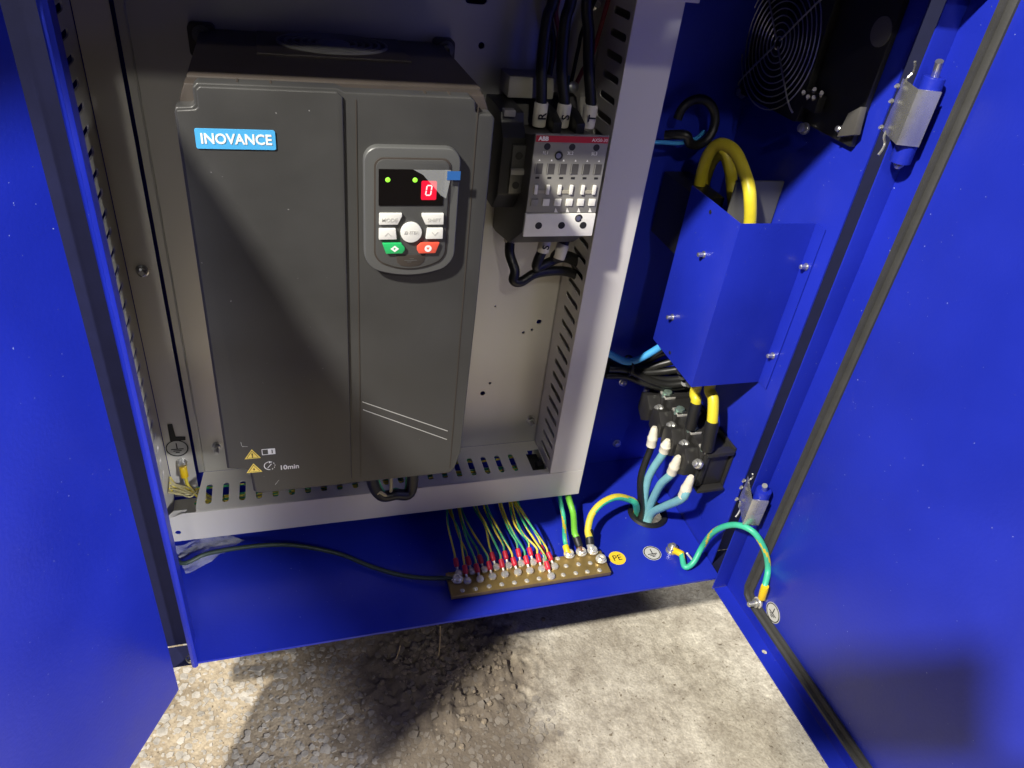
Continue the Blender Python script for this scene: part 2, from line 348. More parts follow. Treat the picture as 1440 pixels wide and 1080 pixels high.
# dry dirt crumbs and small clods
dm = pbr('dirt', (0.22, 0.18, 0.13), 0.95, var=0.25, vscale=80, bump=0.4, bscale=400)
mb = MB()
for k in range(900):
    a, q = random.uniform(0, 6.28), abs(random.gauss(0, 0.48)); px_, py_ = 0.165+0.11*q*math.cos(a), 0.565+0.10*q*math.sin(a)
    s = random.choice((0.0008, 0.001, 0.0012, 0.0015, 0.002, 0.0026, 0.004)); h = ZG + ground_h(px_, py_); n = 6
    rgs = [[(px_+s*f*random.uniform(.75, 1.2)*math.cos(6.283*j/n), py_+s*f*random.uniform(.75, 1.2)*math.sin(6.283*j/n), h+z*s) for j in range(n)] for f, z in ((0.8, -.4), (1.0, .2), (0.6, .75))]
    mb.rings(rgs)
o = mb.build('dirt_clods', 'dirt', smooth=25, kind='stuff'); tag(o, 'loose dirt clods heaped below the brass earth bar', 'dirt')
# two dry grass stalks in the dirt
pbr('straw', (0.42, 0.32, 0.17), 0.7)
for (p0, p1, lab) in (((0.1524, 0.5633, -0.8450), (0.1573, 0.5866, -0.8150), 'dry upright grass stalk in the dirt below the earth bar'), ((0.0971, 0.5714, -0.8500), (0.1047, 0.5808, -0.8350), 'short broken straw left of the upright stalk in the dirt')):
    mb = MB(); mb.tube([p0, (V(*p0)+V(*p1))/2 + V(0.0008, 0, 0), p1], 0.0007, 5, 3); o = mb.build('grass_stalk', 'straw'); tag(o, lab, 'stalk', 'dry stalks in the dirt')

# ================================================================== THE CABINET
XR, YB, ZF, YF = 0.497, 0.741, -0.700, 0.508
ZT = -0.012
cab = thing('electrical_cabinet', 'open blue sheet-metal electrical cabinet standing on rough ground', 'cabinet', (0.17, 0.62, ZG))
# floor panel with the cable hole
hole = circ(0.4495, 0.6290, 0.0225, 24)
fp = sheet('floor_panel', [(-0.168, 0.541), (-0.1236, 0.541), (-0.1236, YF), (0.4955, YF), (0.4955, YB-0.001), (-0.168, YB-0.001)], [hole], (0, 0, ZF-0.0015), (1,0,0), (0,1,0), 0.003, 'blue_paint', cab)
MB().box(-0.17, XR+0.002, YB, YB+0.002, ZF-0.003, ZT).build('back_wall', 'blue_paint', cab)
MB().box(XR, XR+0.002, 0.5320, YB-0.0005, ZF-0.003, ZT).build('side_wall', 'blue_paint', cab, bevel=0.0004)
MB().box(-0.1725, -0.1705, 0.545, YB, ZF-0.003, ZT).build('side_wall', 'blue_paint', cab)
MB().box(-0.175, XR+0.02, 0.488, YB+0.004, ZT+0.0005, ZT+0.0025).build('roof', 'blue_paint', cab)
MB().box(-0.17, XR+0.018, 0.488, 0.4905, -0.034, ZT).box(-0.17, XR+0.018, 0.4905, 0.512, -0.034, -0.032).build('roof_lip', 'blue_paint', cab)
# left front post: bright lip and a recessed door channel with its shade painted in
mb = MB(); mb.prism([(-0.1180, 0.5080), (-0.1180, 0.5060), (-0.1205, 0.5040), (-0.1238, 0.5050), (-0.1238, 0.5400), (-0.1222, 0.5400), (-0.1222, 0.5080)], 'z', ZF-0.004, ZT)
mb.build('front_post', 'blue_paint', cab, bevel=0.0007)
MB().box(-0.190, -0.1240, 0.536, 0.5385, ZF-0.004, ZT).build('door_channel', 'blue_dark', cab)
MB().box(-0.190, -0.1240, 0.512, 0.536, ZF-0.0085, ZF-0.0065).build('channel_foot', 'blue_dark', cab)
mb = MB(); mb.lathe((-0.1261, 0.5168, -0.7030), (0,0,1), [(0.0048, -0.0030), (0.0050, 0.0), (0.0035, 0.0012), (0.0022, 0.0006)], 14); mb.build('foot_bolt', 'zinc_bright', cab)
# right front post: folded edge, gap with painted-in shade, then the door
MB().box(XR+0.0025, XR+0.060, 0.552, 0.554, ZF-0.003, ZT).box(XR-0.0012, XR+0.060, 0.5135, 0.5518, ZF-0.006, ZF-0.0035).build('door_channel', 'blue_dark', cab)
# plinth frame under the cabinet
MB().box(-0.165, 0.49, 0.725, 0.731, ZG-0.003, ZF-0.0045).build('plinth', 'blue_dark', cab)
# doors ---------------------------------------------------------------
def door(H, d, n, z0, z1, wd, gasket, inward, label):
    d = V(*d).normalized(); n = V(*n).normalized(); mat = Matrix((d, n, V(0,0,1))).transposed().to_4x4(); mat.translation = V(*H)
    def bx(u0, u1, n0, n1, a, b_): return MB().box(u0, u1, n0, n1, a, b_, mat)
    dr = bx(0, wd, -0.0015, 0, z0, z1).build('door', 'blue_paint', cab, bevel=0.0004); dr['label'] = label
    s = inward
    bx(-0.0015, 0, -0.0015 if s > 0 else -0.020, 0.0215 if s > 0 else -0.0015, z0, z1).build('hinge_return', 'blue_paint', dr, bevel=0.0006)
    bx(wd, wd+0.0015, -0.0015, s*0.0215, z0, z1).build('edge_return', 'blue_paint', dr, bevel=0.0006)
    bx(0, wd, 0, s*0.0185, z1-0.0015, z1).build('top_return', 'blue_paint', dr, bevel=0.0005)
    if s > 0:
        sheet('bottom_return', [(0.0005, 0.0002), (wd, 0.0002), (wd, 0.0190), (0.0005, 0.0190)], [circ(0.098, 0.0075, 0.0032, 14)], mat @ V(0, 0, z0+0.0008), d, n, 0.0015, 'blue_paint', dr)
    else: bx(0, wd, -0.0185, -0.0016, z0, z0+0.0015).build('bottom_return', 'blue_paint', dr)
    if gasket:
        gu, gz = 0.036, z0+0.030; path = [(gu, z1-0.030), (gu, gz+0.012), (gu+0.0035, gz+0.0035), (gu+0.012, gz), (wd-0.03, gz)]
        def strip(w_, h_, o_, nm, mt):
            rg = []
            for i, (a, b_) in enumerate(path):
                p, q = path[max(i-1, 0)], path[min(i+1, len(path)-1)]; tx, tz = q[0]-p[0], q[1]-p[1]; l = math.hypot(tx, tz); nx_, nz_ = -tz/l, tx/l
                rg.append([mat @ V(a+nx_*(o_+s_*w_), hh, b_+nz_*(o_+s_*w_)) for s_, hh in ((-.5, 0.0), (-.5, h_*0.6), (-.3, h_), (.3, h_), (.5, h_*0.6), (.5, 0.0))])
            m2 = MB(); m2.rings(rg); return m2.build(nm, mt, dr, smooth=50)
        strip(0.0135, 0.0040, 0, 'gasket', 'rubber'); strip(0.0062, 0.0075, -0.0022, 'gasket_bead', 'rubber')
    return dr, mat
rdoor, RM = door((0.5112, 0.507, 0), (0.027, -1, 0), (-1, -0.027, 0), -0.720, 0.050, 0.50, True, 1, 'right door swung open, black rubber gasket round its inner face')
ldoor, LM = door((-0.1370, 0.4905, 0), (-0.4417, -0.897, 0), (0.897, -0.4417, 0), -0.716, -0.030, 0.31, False, -1, 'left door swung open, plain smooth blue inner face')
# hinges: zinc bracket on the frame, painted barrel on the door, steel pin
def hinge(zc, h, full):
    hg = MB(); a, b_, c = (0.4962, 0.527), (0.4790, 0.4890), (0.4975, 0.4838); t = 0.0016
    hg.prism([a, b_, c, (c[0]+0.0004, c[1]+t), (b_[0]+0.0014, b_[1]+t+0.0006), (a[0]+0.0010, a[1]+0.0014)], 'z', zc-h/2, zc+h/2)
    br = hg.build('hinge', 'zinc_bright', cab, bevel=0.0005)
    m2 = MB(); m2.cyl((0.4958, 0.4952, zc-h*0.88), (0.4958, 0.4952, zc+h*0.70), 0.0086, 20); m2.build('barrel', 'blue_paint', br, bevel=0.0010)
    m2 = MB(); m2.tube([(0.4958, 0.4952, zc+h*0.68), (0.4950, 0.4945, zc+h*0.76), (0.4905, 0.4915, zc+h*0.98)], 0.0031, 12, 4); m2.build('pin', 'steel', br)
    m2 = MB(); m2.lathe((0.4958, 0.4952, zc-h*0.87), (0,0,-1), [(0.0042, 0), (0.0042, 0.003), (0.0022, 0.0055)], 12); m2.build('pin_end', 'steel', br)
    for q in (-0.42, 0.08, 0.36):
        m2 = MB(); m2.cyl((0.4925, 0.526, zc+h*q), (0.4890, 0.5240, zc+h*q), 0.0021, 8, 0.0012); m2.build('rivet', 'zinc_bright', br)
    for q, dz in ((0.62, 1), (-0.66, -1)):                    # bent wire clip above and below
        m2 = MB(); z = zc+h*q
        m2.tube([(0.4955, 0.522, z-dz*0.010), (0.4925, 0.519, z-dz*0.004), (0.4955, 0.5185, z+dz*0.001), (0.4930, 0.516, z+dz*0.006), (0.4900, 0.515, z+dz*0.010)], 0.0011, 6, 4); m2.build('clip', 'zinc_bright', br)
hinge(-0.1255, 0.043, True); hinge(-0.5640, 0.038, True)
# grommet, floor bolts and stickers (flat print on the paint)
mb = MB(); nn = 28
prof = [(0.0200, -0.004), (0.0200, 0.0022), (0.0225, 0.0040), (0.0262, 0.0036), (0.0282, 0.0004), (0.0230, 0.0002), (0.0222, -0.004)]
mb.rings([[(0.4495+r*math.cos(6.28319*k/nn), 0.629+r*math.sin(6.28319*k/nn), ZF+z) for k in range(nn)] for r, z in prof+[prof[0]]], cap=False)
mb.build('grommet', 'black_plastic', cab, smooth=50)
def earth_symbol(name, center, u, v, r, parent, face='print_grey', ink='print_black', label=None):
    u = V(*u).normalized(); v = V(*v).normalized(); n = u.cross(v); c = V(*center)
    def sh(nm, outer, holes, off, mt, par): return sheet(nm, outer, holes, c + n*off, u, v, 0.00016, mt, par)
    st = sh(name, circ(0, 0, r, 28), [], 0.0003, face, parent)
    if label: st['label'] = label
    sh('ring', circ(0, 0, r*0.93, 28), [circ(0, 0, r*0.83, 28)], 0.0005, ink, st)
    for i, (x0, x1, y0, y1) in enumerate(((-0.05, 0.05, -0.08, 0.58), (-0.52, 0.52, -0.16, -0.06), (-0.34, 0.34, -0.34, -0.25), (-0.16, 0.16, -0.52, -0.43))):
        sh('stroke', [(x0*r, y0*r), (x1*r, y0*r), (x1*r, y1*r), (x0*r, y1*r)], [], 0.0005, ink, st)
    return st
earth_symbol('earth_sticker', (0.4249, 0.5607, -0.7000), (1, 0.0, 0), (0, 1, 0), 0.0120, cab, label='round grey earth sticker on the cabinet floor')
dm_ = RM.to_3x3(); gp = RM @ V(0.0795, 0, -0.672)
earth_symbol('earth_sticker', gp, dm_ @ V(1,0,0), (0,0,1), 0.0125, rdoor, label='round grey earth sticker on the right door')
pe = sheet('pe_sticker', circ(0, 0, 0.0110, 28), [], V(*(0.3758, 0.5610, -0.7000)) + V(0,0,0.0003), (1,0,0), (0,1,0), 0.00016, 'yellow_label', cab); pe['label'] = 'round yellow PE sticker beside the brass bar'
text('letters', 'PE', 0.0125, V(*(0.3758, 0.5610, -0.7000)) + V(0,0,0.0005), 'print_black', pe, (1,0.02,0), (0,1,0), ext=0.00008)
bolt_m = MB(); bolt_m.lathe((0,0,0), (0,0,1), [(0.0062, 0), (0.0062, 0.0010), (0.0050, 0.0014), (0.0048, 0.0042), (0.0030, 0.0052), (0.0022, 0.0046)], 12); bolt_m = meshof(bolt_m)
R90 = math.radians(90)
inst(bolt_m, 'wall_bolt', 'steel', cab, (0.4419, 0.7410, -0.6657), (R90, 0, 0))
inst(bolt_m, 'wall_bolt', 'blue_paint', cab, (0.4288, 0.7410, -0.5549), (R90, 0, 0))
inst(bolt_m, 'wall_bolt', 'blue_paint', cab, (0.4691, 0.7410, -0.5705), (R90, 0, 0))

# ================================================================== THE GALVANISED TRAY
YP, YT, XT0, XT1 = 0.702, 0.636, -0.150, 0.342
tray = thing('mounting_tray', 'grey galvanised mounting tray with slotted wiring ducts along its edges', 'mounting tray', (0.10, 0.68, -0.653))
holes = [circ(x, z, r) for x, z, r in ((0.1821, -0.1319, 0.0030), (0.2777, -0.4287, 0.0032), (0.2702, -0.4390, 0.0017), (0.2600, -0.4424, 0.0019), (0.2178, -0.5271, 0.0032), (0.2256, -0.5127, 0.0017), (0.2450, -0.3671, 0.0019), (0.222, -0.405, 0.0011))]
holes.append(rrect(0.164, 0.184, -0.0985, -0.082, 0.004))
sheet('mounting_plate', [(-0.1172, -0.6115), (0.2955, -0.6115), (0.2955, -0.016), (-0.1172, -0.016)], holes, (0, YP+0.001, 0), (1,0,0), (0,0,1), 0.002, 'zinc_plate', tray)
MB().prism([(-0.1118, YP+0.0002), (-0.1100, YP-0.0012), (-0.1090, YP+0.0002)], 'z', -0.6110, -0.0165).build('plate_fold', 'zinc_plate', tray)
MB().box(XT0+0.0015, -0.1215, YP+0.004, YP+0.0055, -0.6500, -0.016).build('duct_back', 'zinc_sheet', tray)
# right duct: slotted wall, cover, outer wall
slots = []
z = -0.0905
while z > -0.598: slots.append(capsule(0.6620, z, 0.0375, 0.0068)); z -= 0.018
sheet('slotted_wall', [(YT+0.0016, -0.6110), (0.7015, -0.6110), (0.7015, -0.016), (YT+0.0016, -0.016)], slots, (0.2972, 0, 0), (0,1,0), (0,0,1), 0.0015, 'zinc_sheet', tray)
sheet('duct_cover', [(0.2964, -0.6112), (XT1, -0.6112), (XT1, -0.016), (0.2964, -0.016)], [], (0, YT+0.00075, 0), (1,0,0), (0,0,1), 0.0015, 'zinc_sheet', tray, bevel=0.0004)
MB().box(XT1-0.0020, XT1-0.0005, YT+0.0017, 0.703, -0.6505, -0.016).build('outer_wall', 'zinc_sheet', tray)
MB().box(0.2964, XT1-0.0021, 0.703, 0.7045, -0.6505, -0.016).build('duct_back', 'zinc_sheet', tray)
# left duct: slotted outer wall, no cover
slots = []; z = -0.0997
while z > -0.60: slots.append(capsule(0.6655, z, 0.030, 0.0062)); z -= 0.018
sheet('slotted_wall', [(0.640, -0.6500), (0.7055, -0.6500), (0.7055, -0.016), (0.640, -0.016)], slots, (XT0, 0, 0), (0,1,0), (0,0,1), 0.0015, 'zinc_sheet', tray)
# bottom duct: slotted wall from above, flange in front, closed below
slots = []; x = -0.1045
for k in range(22): slots.append(capsule(x+0.018*k, 0.6640, 0.0068, 0.0330)) if x+0.018*k < 0.272 else None
slots = [s for s in slots if s]
notch = [(0.2765, 0.645), (0.2955, 0.645), (0.2955, 0.684), (0.2800, 0.684), (0.2800, 0.678), (0.2765, 0.678)]
sheet('slotted_wall', [(-0.1168, YT+0.0016), (0.2962, YT+0.0016), (0.2962, YP-0.0004), (-0.1120, YP-0.0004), (-0.1168, 0.655)], slots+[notch], (0, 0, -0.6122), (1,0,0), (0,1,0), 0.0015, 'zinc_sheet', tray)
sheet('bottom_flange', [(-0.1465, -0.6530), (XT1, -0.6530), (XT1, -0.6117), (-0.130, -0.6117), (-0.1465, -0.6170)], [circ(-0.1385, -0.6395, 0.0030)], (0, YT+0.00075, 0), (1,0,0), (0,0,1), 0.0015, 'zinc_sheet', tray, bevel=0.0004)
MB().prism([(-0.1465, YT+0.0017), (-0.1300, YT+0.0017), (-0.1270, YT+0.010), (-0.1400, YT+0.010)], 'z', -0.6165, -0.6150).build('corner_tab', 'zinc_sheet', tray)
MB().box(XT0+0.001, XT1-0.0021, 0.668, 0.7020, -0.6525, -0.6510).build('duct_floor', 'zinc_sheet', tray)
MB().box(0.290, 0.350, 0.626, 0.6355, -0.074, -0.066).build('top_bar', 'zinc_sheet', tray, bevel=0.001)
MB().box(0.2790, 0.2945, 0.640, 0.685, -0.634, -0.620).box(0.2850, 0.2945, 0.652, 0.662, -0.620, -0.611).build('corner_connector', 'black_plastic', tray, bevel=0.0008)
# studs and screws of the tray
stud_m = MB(); stud_m.lathe((0,0,0), (0,0,1), [(0.0068, 0), (0.0068, 0.0012), (0.0048, 0.0014), (0.0048, 0.0050), (0.0028, 0.0052), (0.0027, 0.0120), (0.0020, 0.0128)], 12); stud_m = meshof(stud_m)
inst(stud_m, 'stud', 'steel', tray, (0.2861, 0.7025, -0.5758), (R90, 0, 0)); inst(stud_m, 'stud', 'steel', tray, (-0.0935, 0.7025, -0.5754), (R90, 0, 0))
inst(bolt_m, 'screw', 'steel', tray, (-0.1357, 0.7060, -0.3522), (R90, 0, 0)); inst(bolt_m, 'screw', 'steel', tray, (0.2871, 0.7022, -0.0903), (R90, 0, 0))
es = earth_symbol('earth_sticker', (-0.1359, 0.7058, -0.5751), (1,0,0), (0,0,1), 0.0128, tray, face='print_grey', label='round earth sticker in the uncovered left duct')
sheet('slot_mark', [(-0.1415, -0.5640), (-0.1255, -0.5640), (-0.1250, -0.5595), (-0.1350, -0.5585), (-0.1360, -0.5400), (-0.1410, -0.5400)], [], (0, 0.7052, 0), (1,0,0), (0,0,1), 0.0006, 'print_black', tray)

# ================================================================== THE DRIVE
drv = thing('motor_drive', 'large dark grey motor drive with keypad and blue name badge', 'motor drive', (0.042, 0.60, -0.479))
YD = 0.513
MB().box(-0.0560, 0.1440, 0.545, 0.700, -0.4700, -0.1310).build('housing', 'drive_body', drv, bevel=0.002)
mb = MB(); mb.prism([(-0.0610, -0.4450), (-0.0610, -0.1450), (-0.0560, -0.1320), (0.1420, -0.1320), (0.1460, -0.1420), (0.1440, -0.4500), (0.1300, -0.4760), (-0.0440, -0.4760), (-0.0450, -0.4480)], 'y', 0.5285, 0.5445)
mb.build('cover_rear', 'drive_body', drv, bevel=0.0015)
cover = [(-0.0630, -0.4470), (-0.0625, -0.1455), (-0.0610, -0.1432), (-0.0520, -0.1428), (-0.0500, -0.1410), (-0.0500, -0.1310), (-0.0470, -0.1280), (0.0385, -0.1280), (0.0430, -0.1302), (0.1290, -0.1302),
         (0.1325, -0.1330), (0.1330, -0.1395), (0.1350, -0.1412), (0.1450, -0.1412), (0.1472, -0.1440), (0.1465, -0.30), (0.1440, -0.4540), (0.1390, -0.4740), (0.1350, -0.4790), (-0.0400, -0.4790), (-0.0440, -0.4760), (-0.0450, -0.4535), (-0.0475, -0.4500)]
mb = MB(); mb.prism(cover, 'y', YD+0.0012, 0.5280); fc = mb.build('front_cover', 'drive_plastic', drv, bevel=0.0016, seg=3)
lp = [(-0.0615, -0.4455), (-0.0610, -0.1450), (-0.0500, -0.1440), (-0.0480, -0.1425), (-0.0480, -0.1320), (-0.0455, -0.1298), (0.0380, -0.1298), (0.0420, -0.1330), (0.0420, -0.4775), (-0.0390, -0.4775), (-0.0425, -0.4750), (-0.0435, -0.4520), (-0.0465, -0.4485)]
mb = MB(); mb.prism(lp, 'y', YD-0.0006, YD+0.0016); mb.build('raised_panel', 'drive_plastic', fc, bevel=0.0011, seg=3)
for x in (0.0505, 0.1345): MB().box(x-0.0003, x+0.0003, YD+0.0008, YD+0.0016, -0.472, -0.1345).build('seam', 'drive_body', fc)
for (a, c) in (((0.0526, 0.5120, -0.3855), (0.1296, 0.5120, -0.4263)), ((0.0531, 0.5120, -0.3940), (0.1295, 0.5120, -0.4364))):
    d = V(*c) - V(*a); sheet('accent_line', [(0, -0.00022), (d.length, -0.00022), (d.length, 0.00022), (0, 0.00022)], [], V(a[0], YD+0.0010, a[2]), d, (-d.z, 0, d.x), 0.0006, 'print_grey', fc)
for x in (-0.0235, -0.003, 0.098, 0.115): MB().box(x-0.0006, x+0.0006, 0.5195, 0.5275, -0.1308 if x > 0.04 else -0.1290, -0.1296 if x > 0.04 else -0.1276).build('top_notch', 'drive_body', fc)
# ears with screws, fan grille on top
for ex, sx in ((-0.0548, -1), (0.1467, 1)):
    e = MB().prism(rrect(ex-0.0105, ex+0.0085 if sx > 0 else ex+0.0105, -0.152, -0.1265, 0.004), 'y', 0.690, 0.7015).build('mounting_ear', 'drive_body', drv, bevel=0.001)
    sc_ = MB(); sc_.lathe((ex, 0.6895, -0.1345), (0,-1,0), [(0.0072, 0), (0.0072, 0.0012), (0.0046, 0.0014), (0.0046, 0.0050), (0.0026, 0.0052), (0.0024, 0.0030)], 16); sc_.build('screw', 'screw_dark', e)  # shade under the roof put into the screws' darker grey
MB().box(-0.012, 0.104, 0.612, 0.6925, -0.1312, -0.1292).build('fan_panel', 'drive_body', drv, bevel=0.0008)
gr = MB(); gr.lathe((0.0465, 0.655, -0.1293), (0,0,1), [(0.0135, 0), (0.0135, 0.0016), (0.012, 0.0022)], 24); gr = gr.build('fan_hub', 'mid_grey_plastic', drv)
for k in range(5):
    r = 0.0190+0.0060*k; m2 = MB(); n = 40; ringp = [(0.0465+r*math.cos(6.28319*j/n), 0.655+0.80*r*math.sin(6.28319*j/n)) for j in range(n)]
    m2.rings([[(0.0465+(r+w_)*math.cos(6.28319*j/n), 0.655+0.82*(r+w_)*math.sin(6.28319*j/n), -0.1293+h) for j in range(n)] for w_, h in ((-0.0008, 0), (-0.0008, 0.0020), (0.0008, 0.0020), (0.0008, 0))], cap=False)
    m2.build('grille_ring', 'mid_grey_plastic', gr)
# name badge
bd = MB(); bd.prism(rrect(-0.0520, -0.0026, -0.1685, -0.1556, 0.0012), 'y', YD-0.0014, YD-0.0004); bd = bd.build('name_badge', 'brand_blue', fc)
text('lettering', 'INOVANCE', 0.0093, (-0.0270, YD-0.00155, -0.1622), 'print_white', bd, bold=0.00022, sx=0.93)
# warning prints, 10min
def tri(cx, cz, s, y, nm, mt, par): return sheet(nm, [(cx-s, cz-s*0.62), (cx+s, cz-s*0.62), (cx, cz+s*0.95)], [], (0, y, 0), (1,0,0), (0,0,1), 0.00012, mt, par)
for (cx, cz, sym) in ((-0.0412, -0.4322, '!'), (-0.0412, -0.4482, 'bolt')):
    t_ = tri(cx, cz, 0.0066, YD-0.0007, 'warning_sign', 'warn_yellow', fc); tri(cx, cz-0.0001, 0.0050, YD-0.00085, 'border', 'print_black', t_); tri(cx, cz-0.0001, 0.0043, YD-0.0010, 'field', 'warn_yellow', t_)
    if sym == '!': text('mark', '!', 0.0062, (cx, YD-0.00115, cz-0.0004), 'print_black', t_, bold=0.0002)
    else: sheet('mark', [(cx+0.0006, cz+0.0022), (cx-0.0010, cz-0.0003), (cx-0.0001, cz-0.0003), (cx-0.0006, cz-0.0024), (cx+0.0011, cz+0.0002), (cx+0.0002, cz+0.0002)], [], (0, YD-0.00115, 0), (1,0,0), (0,0,1), 0.00012, 'print_black', t_)
bk = sheet('manual_print', rrect(-0.0333, -0.0222, -0.4335, -0.4270, 0.0004), [rrect(-0.0327, -0.0282, -0.4329, -0.4276, 0.0003)], (0, YD-0.0007, 0), (1,0,0), (0,0,1), 0.00012, 'print_white', fc)
text('mark', 'i', 0.0055, (-0.0248, YD-0.00085, -0.4303), 'print_black', bk, bold=0.0002)
ck = None
for k in range(14):
    a0 = math.radians(100 + k*20 if k < 8 else 100 + 160 + (k-8)*32); a1 = a0 + math.radians(21 if k < 8 else 13); r0, r1 = 0.0042, 0.0048
    q = [(-0.0281+r*math.cos(a), -0.4462+r*math.sin(a)) for r, a in ((r0, a0), (r1, a0), (r1, a1), (r0, a1))]
    s_ = sheet('clock_print' if ck is None else 'dash', q, [], (0, YD-0.0007-0.00001*k, 0), (1,0,0), (0,0,1), 0.00012, 'print_white', ck or fc); ck = ck or s_
sheet('hand', [(-0.0302, -0.4486), (-0.0297, -0.4489), (-0.0262, -0.4445), (-0.0268, -0.4441)], [], (0, YD-0.0008, 0), (1,0,0), (0,0,1), 0.00012, 'print_white', ck)
sheet('arrow', [(-0.0285, -0.4408), (-0.0262, -0.4420), (-0.0283, -0.4433)], [], (0, YD-0.0008, 0), (1,0,0), (0,0,1), 0.00012, 'print_white', ck)
text('lettering', '10min', 0.0070, (-0.0118, YD-0.0007, -0.4500), 'print_white', fc, bold=0.00012, sx=0.97)
for (x0, z0, x1, z1) in ((-0.0490, -0.4172, -0.0487, -0.4212), (-0.0484, -0.4218, -0.0440, -0.4226), (-0.0250, -0.4690, -0.0215, -0.4640)):
    d = V(x1-x0, 0, z1-z0); sheet('scratch', [(0, -0.00018), (d.length, -0.0001), (d.length, 0.0001), (0, 0.00018)], [], (x0, YD-0.0007, z0), d, (-d.z, 0, d.x), 0.0001, 'print_grey', fc)
# keypad
kp_o = rrect(0.0545, 0.1232, -0.2520, -0.1635, 0.0105, 6)
kp_o = [(x, z if z > -0.2515+0.0105 else z - 0.0100*(1-((x-0.0888)/0.0344)**2)) for x, z in kp_o]
def inset(dx, zt, zb, r):
    q = rrect(0.0545+dx, 0.1232-dx, zb, zt, r, 6); hw = 0.0344-dx
    out = []
    for x, z in q: out.append((x, z - (0.0085*(1-((x-0.0888)/hw)**2) if z < zb + r else 0)))
    return out
def fullset(dx, zt, zb, r):
    base = inset(dx, zt, zb, r)       # add points along the curved bottom edge
    xs = [0.0545+dx+r + (0.0687-2*dx-2*r)*k/10 for k in range(1, 10)]; hw = 0.0344-dx
    arc = [(x, zb - 0.0085*(1-((x-0.0888)/hw)**2)) for x in xs]
    return base + arc
kb = MB(); kb.prism(fullset(0, -0.1635, -0.2535, 0.0105), 'y', 0.5070, YD+0.0018); kp = kb.build('keypad', 'keypad_rim', drv, bevel=0.0016, seg=3)
kb = MB(); kb.prism(fullset(0.0070, -0.1705, -0.2480, 0.0065), 'y', 0.5062, 0.5078); kb.build('keypad_groove', 'drive_body', kp, bevel=0.0004)
kb = MB(); kb.prism(fullset(0.0082, -0.1716, -0.2470, 0.0060), 'y', 0.5055, 0.5072); kf = kb.build('keypad_face', 'keypad_face', kp, bevel=0.0006)
YK = 0.5055
kb = MB(); kb.prism(rrect(0.0645, 0.1112, -0.2048, -0.1782, 0.0004), 'y', YK-0.0006, YK+0.0004); scn = kb.build('display', 'screen', kp)
for x in (0.0709, 0.0902):
    kb = MB(); kb.lathe((x, YK-0.0006, -0.1858), (0,-1,0), [(0.0018, 0), (0.0016, 0.0004), (0.0008, 0.0007)], 12); kb.build('indicator_light', 'led_green', scn)
dg = sheet('digit_window', rrect(0.0948, 0.1060, -0.2004, -0.1862, 0.0012), [], (0, YK-0.00075, 0), (1,0,0), (0,0,1), 0.0002, 'digit_glow', scn)
sl = lambda x, z: (0.1003 + x + (z*0.12), -0.1932 + z)
for (a, c) in (((-.0016, .0036), (.0016, .0036)), ((-.0016, -.0036), (.0016, -.0036)), ((-.0018, .0033), (-.0018, .0003)), ((.0018, .0033), (.0018, .0003)), ((-.0018, -.0003), (-.0018, -.0033)), ((.0018, -.0003), (.0018, -.0033))):
    p, q = sl(*a), sl(*c); d = V(q[0]-p[0], 0, q[1]-p[1]); sheet('segment', [(0, -0.00045), (d.length, -0.00045), (d.length, 0.00045), (0, 0.00045)], [], (p[0], YK-0.00095, p[1]), d, (-d.z, 0, d.x), 0.0001, 'digit', scn)
sheet('protective_film', [(0.0885, -0.1778), (0.1155, -0.1778), (0.1155, -0.1840), (0.1130, -0.1990), (0.1090, -0.1965), (0.1015, -0.1880), (0.0955, -0.1815)], [], (0, YK-0.0018, 0), (1,0,0), (0,0,1), 0.0001, 'film', kp)
sheet('film_tab', [(0.1128, -0.1785), (0.1225, -0.1785), (0.1225, -0.1850), (0.1128, -0.1850)], [], (0, YK-0.0021, 0), (1,0,0), (0,0,1), 0.0001, 'film_blue', kp)
def key(name, poly, mt, txt=None, tsize=0.0036, tc_=(0, 0), ink='print_grey', label=None):
    k_ = MB(); k_.prism(poly, 'y', YK-0.0024, YK+0.0002); o_ = k_.build(name, mt, kp, bevel=0.0005)
    if label: o_['label'] = label
    if txt: text('lettering', txt, tsize, (tc_[0], YK-0.0025, tc_[1]), ink, o_, bold=0.00006)
    return o_
key('key', [(0.0648, -0.2188), (0.0650, -0.2103), (0.0812, -0.2103), (0.0812, -0.2125), (0.0782, -0.2188)], 'key_white', 'MODE', 0.0040, (0.0722, -0.2152), label='white MODE key')
key('key', [(0.1122, -0.2190), (0.1120, -0.2105), (0.0958, -0.2105), (0.0958, -0.2127), (0.0988, -0.2190)], 'key_white', 'SHIFT', 0.0040, (0.1050, -0.2154), label='white SHIFT key')
key('key', [(0.0647, -0.2304), (0.0648, -0.2220), (0.0768, -0.2220), (0.0778, -0.2304)], 'key_white', label='white up-arrow key')
key('key', [(0.1122, -0.2304), (0.1121, -0.2220), (0.1002, -0.2220), (0.0994, -0.2304)], 'key_white', label='white down-arrow key')
key('key', circ(0.0884, -0.2252, 0.0079, 24), 'key_white', 'ENTER', 0.0036, (0.0884, -0.2252), label='round white ENTER key')
kg = key('key', [(0.0672, -0.2335), (0.0812, -0.2335), (0.0838, -0.2368), (0.0838, -0.2392), (0.0822, -0.2418), (0.0700, -0.2418)], 'key_green', label='green run key')
kr = key('key', [(0.1100, -0.2337), (0.0958, -0.2337), (0.0932, -0.2370), (0.0932, -0.2394), (0.0946, -0.2420), (0.1072, -0.2420)], 'key_red', label='red stop key')
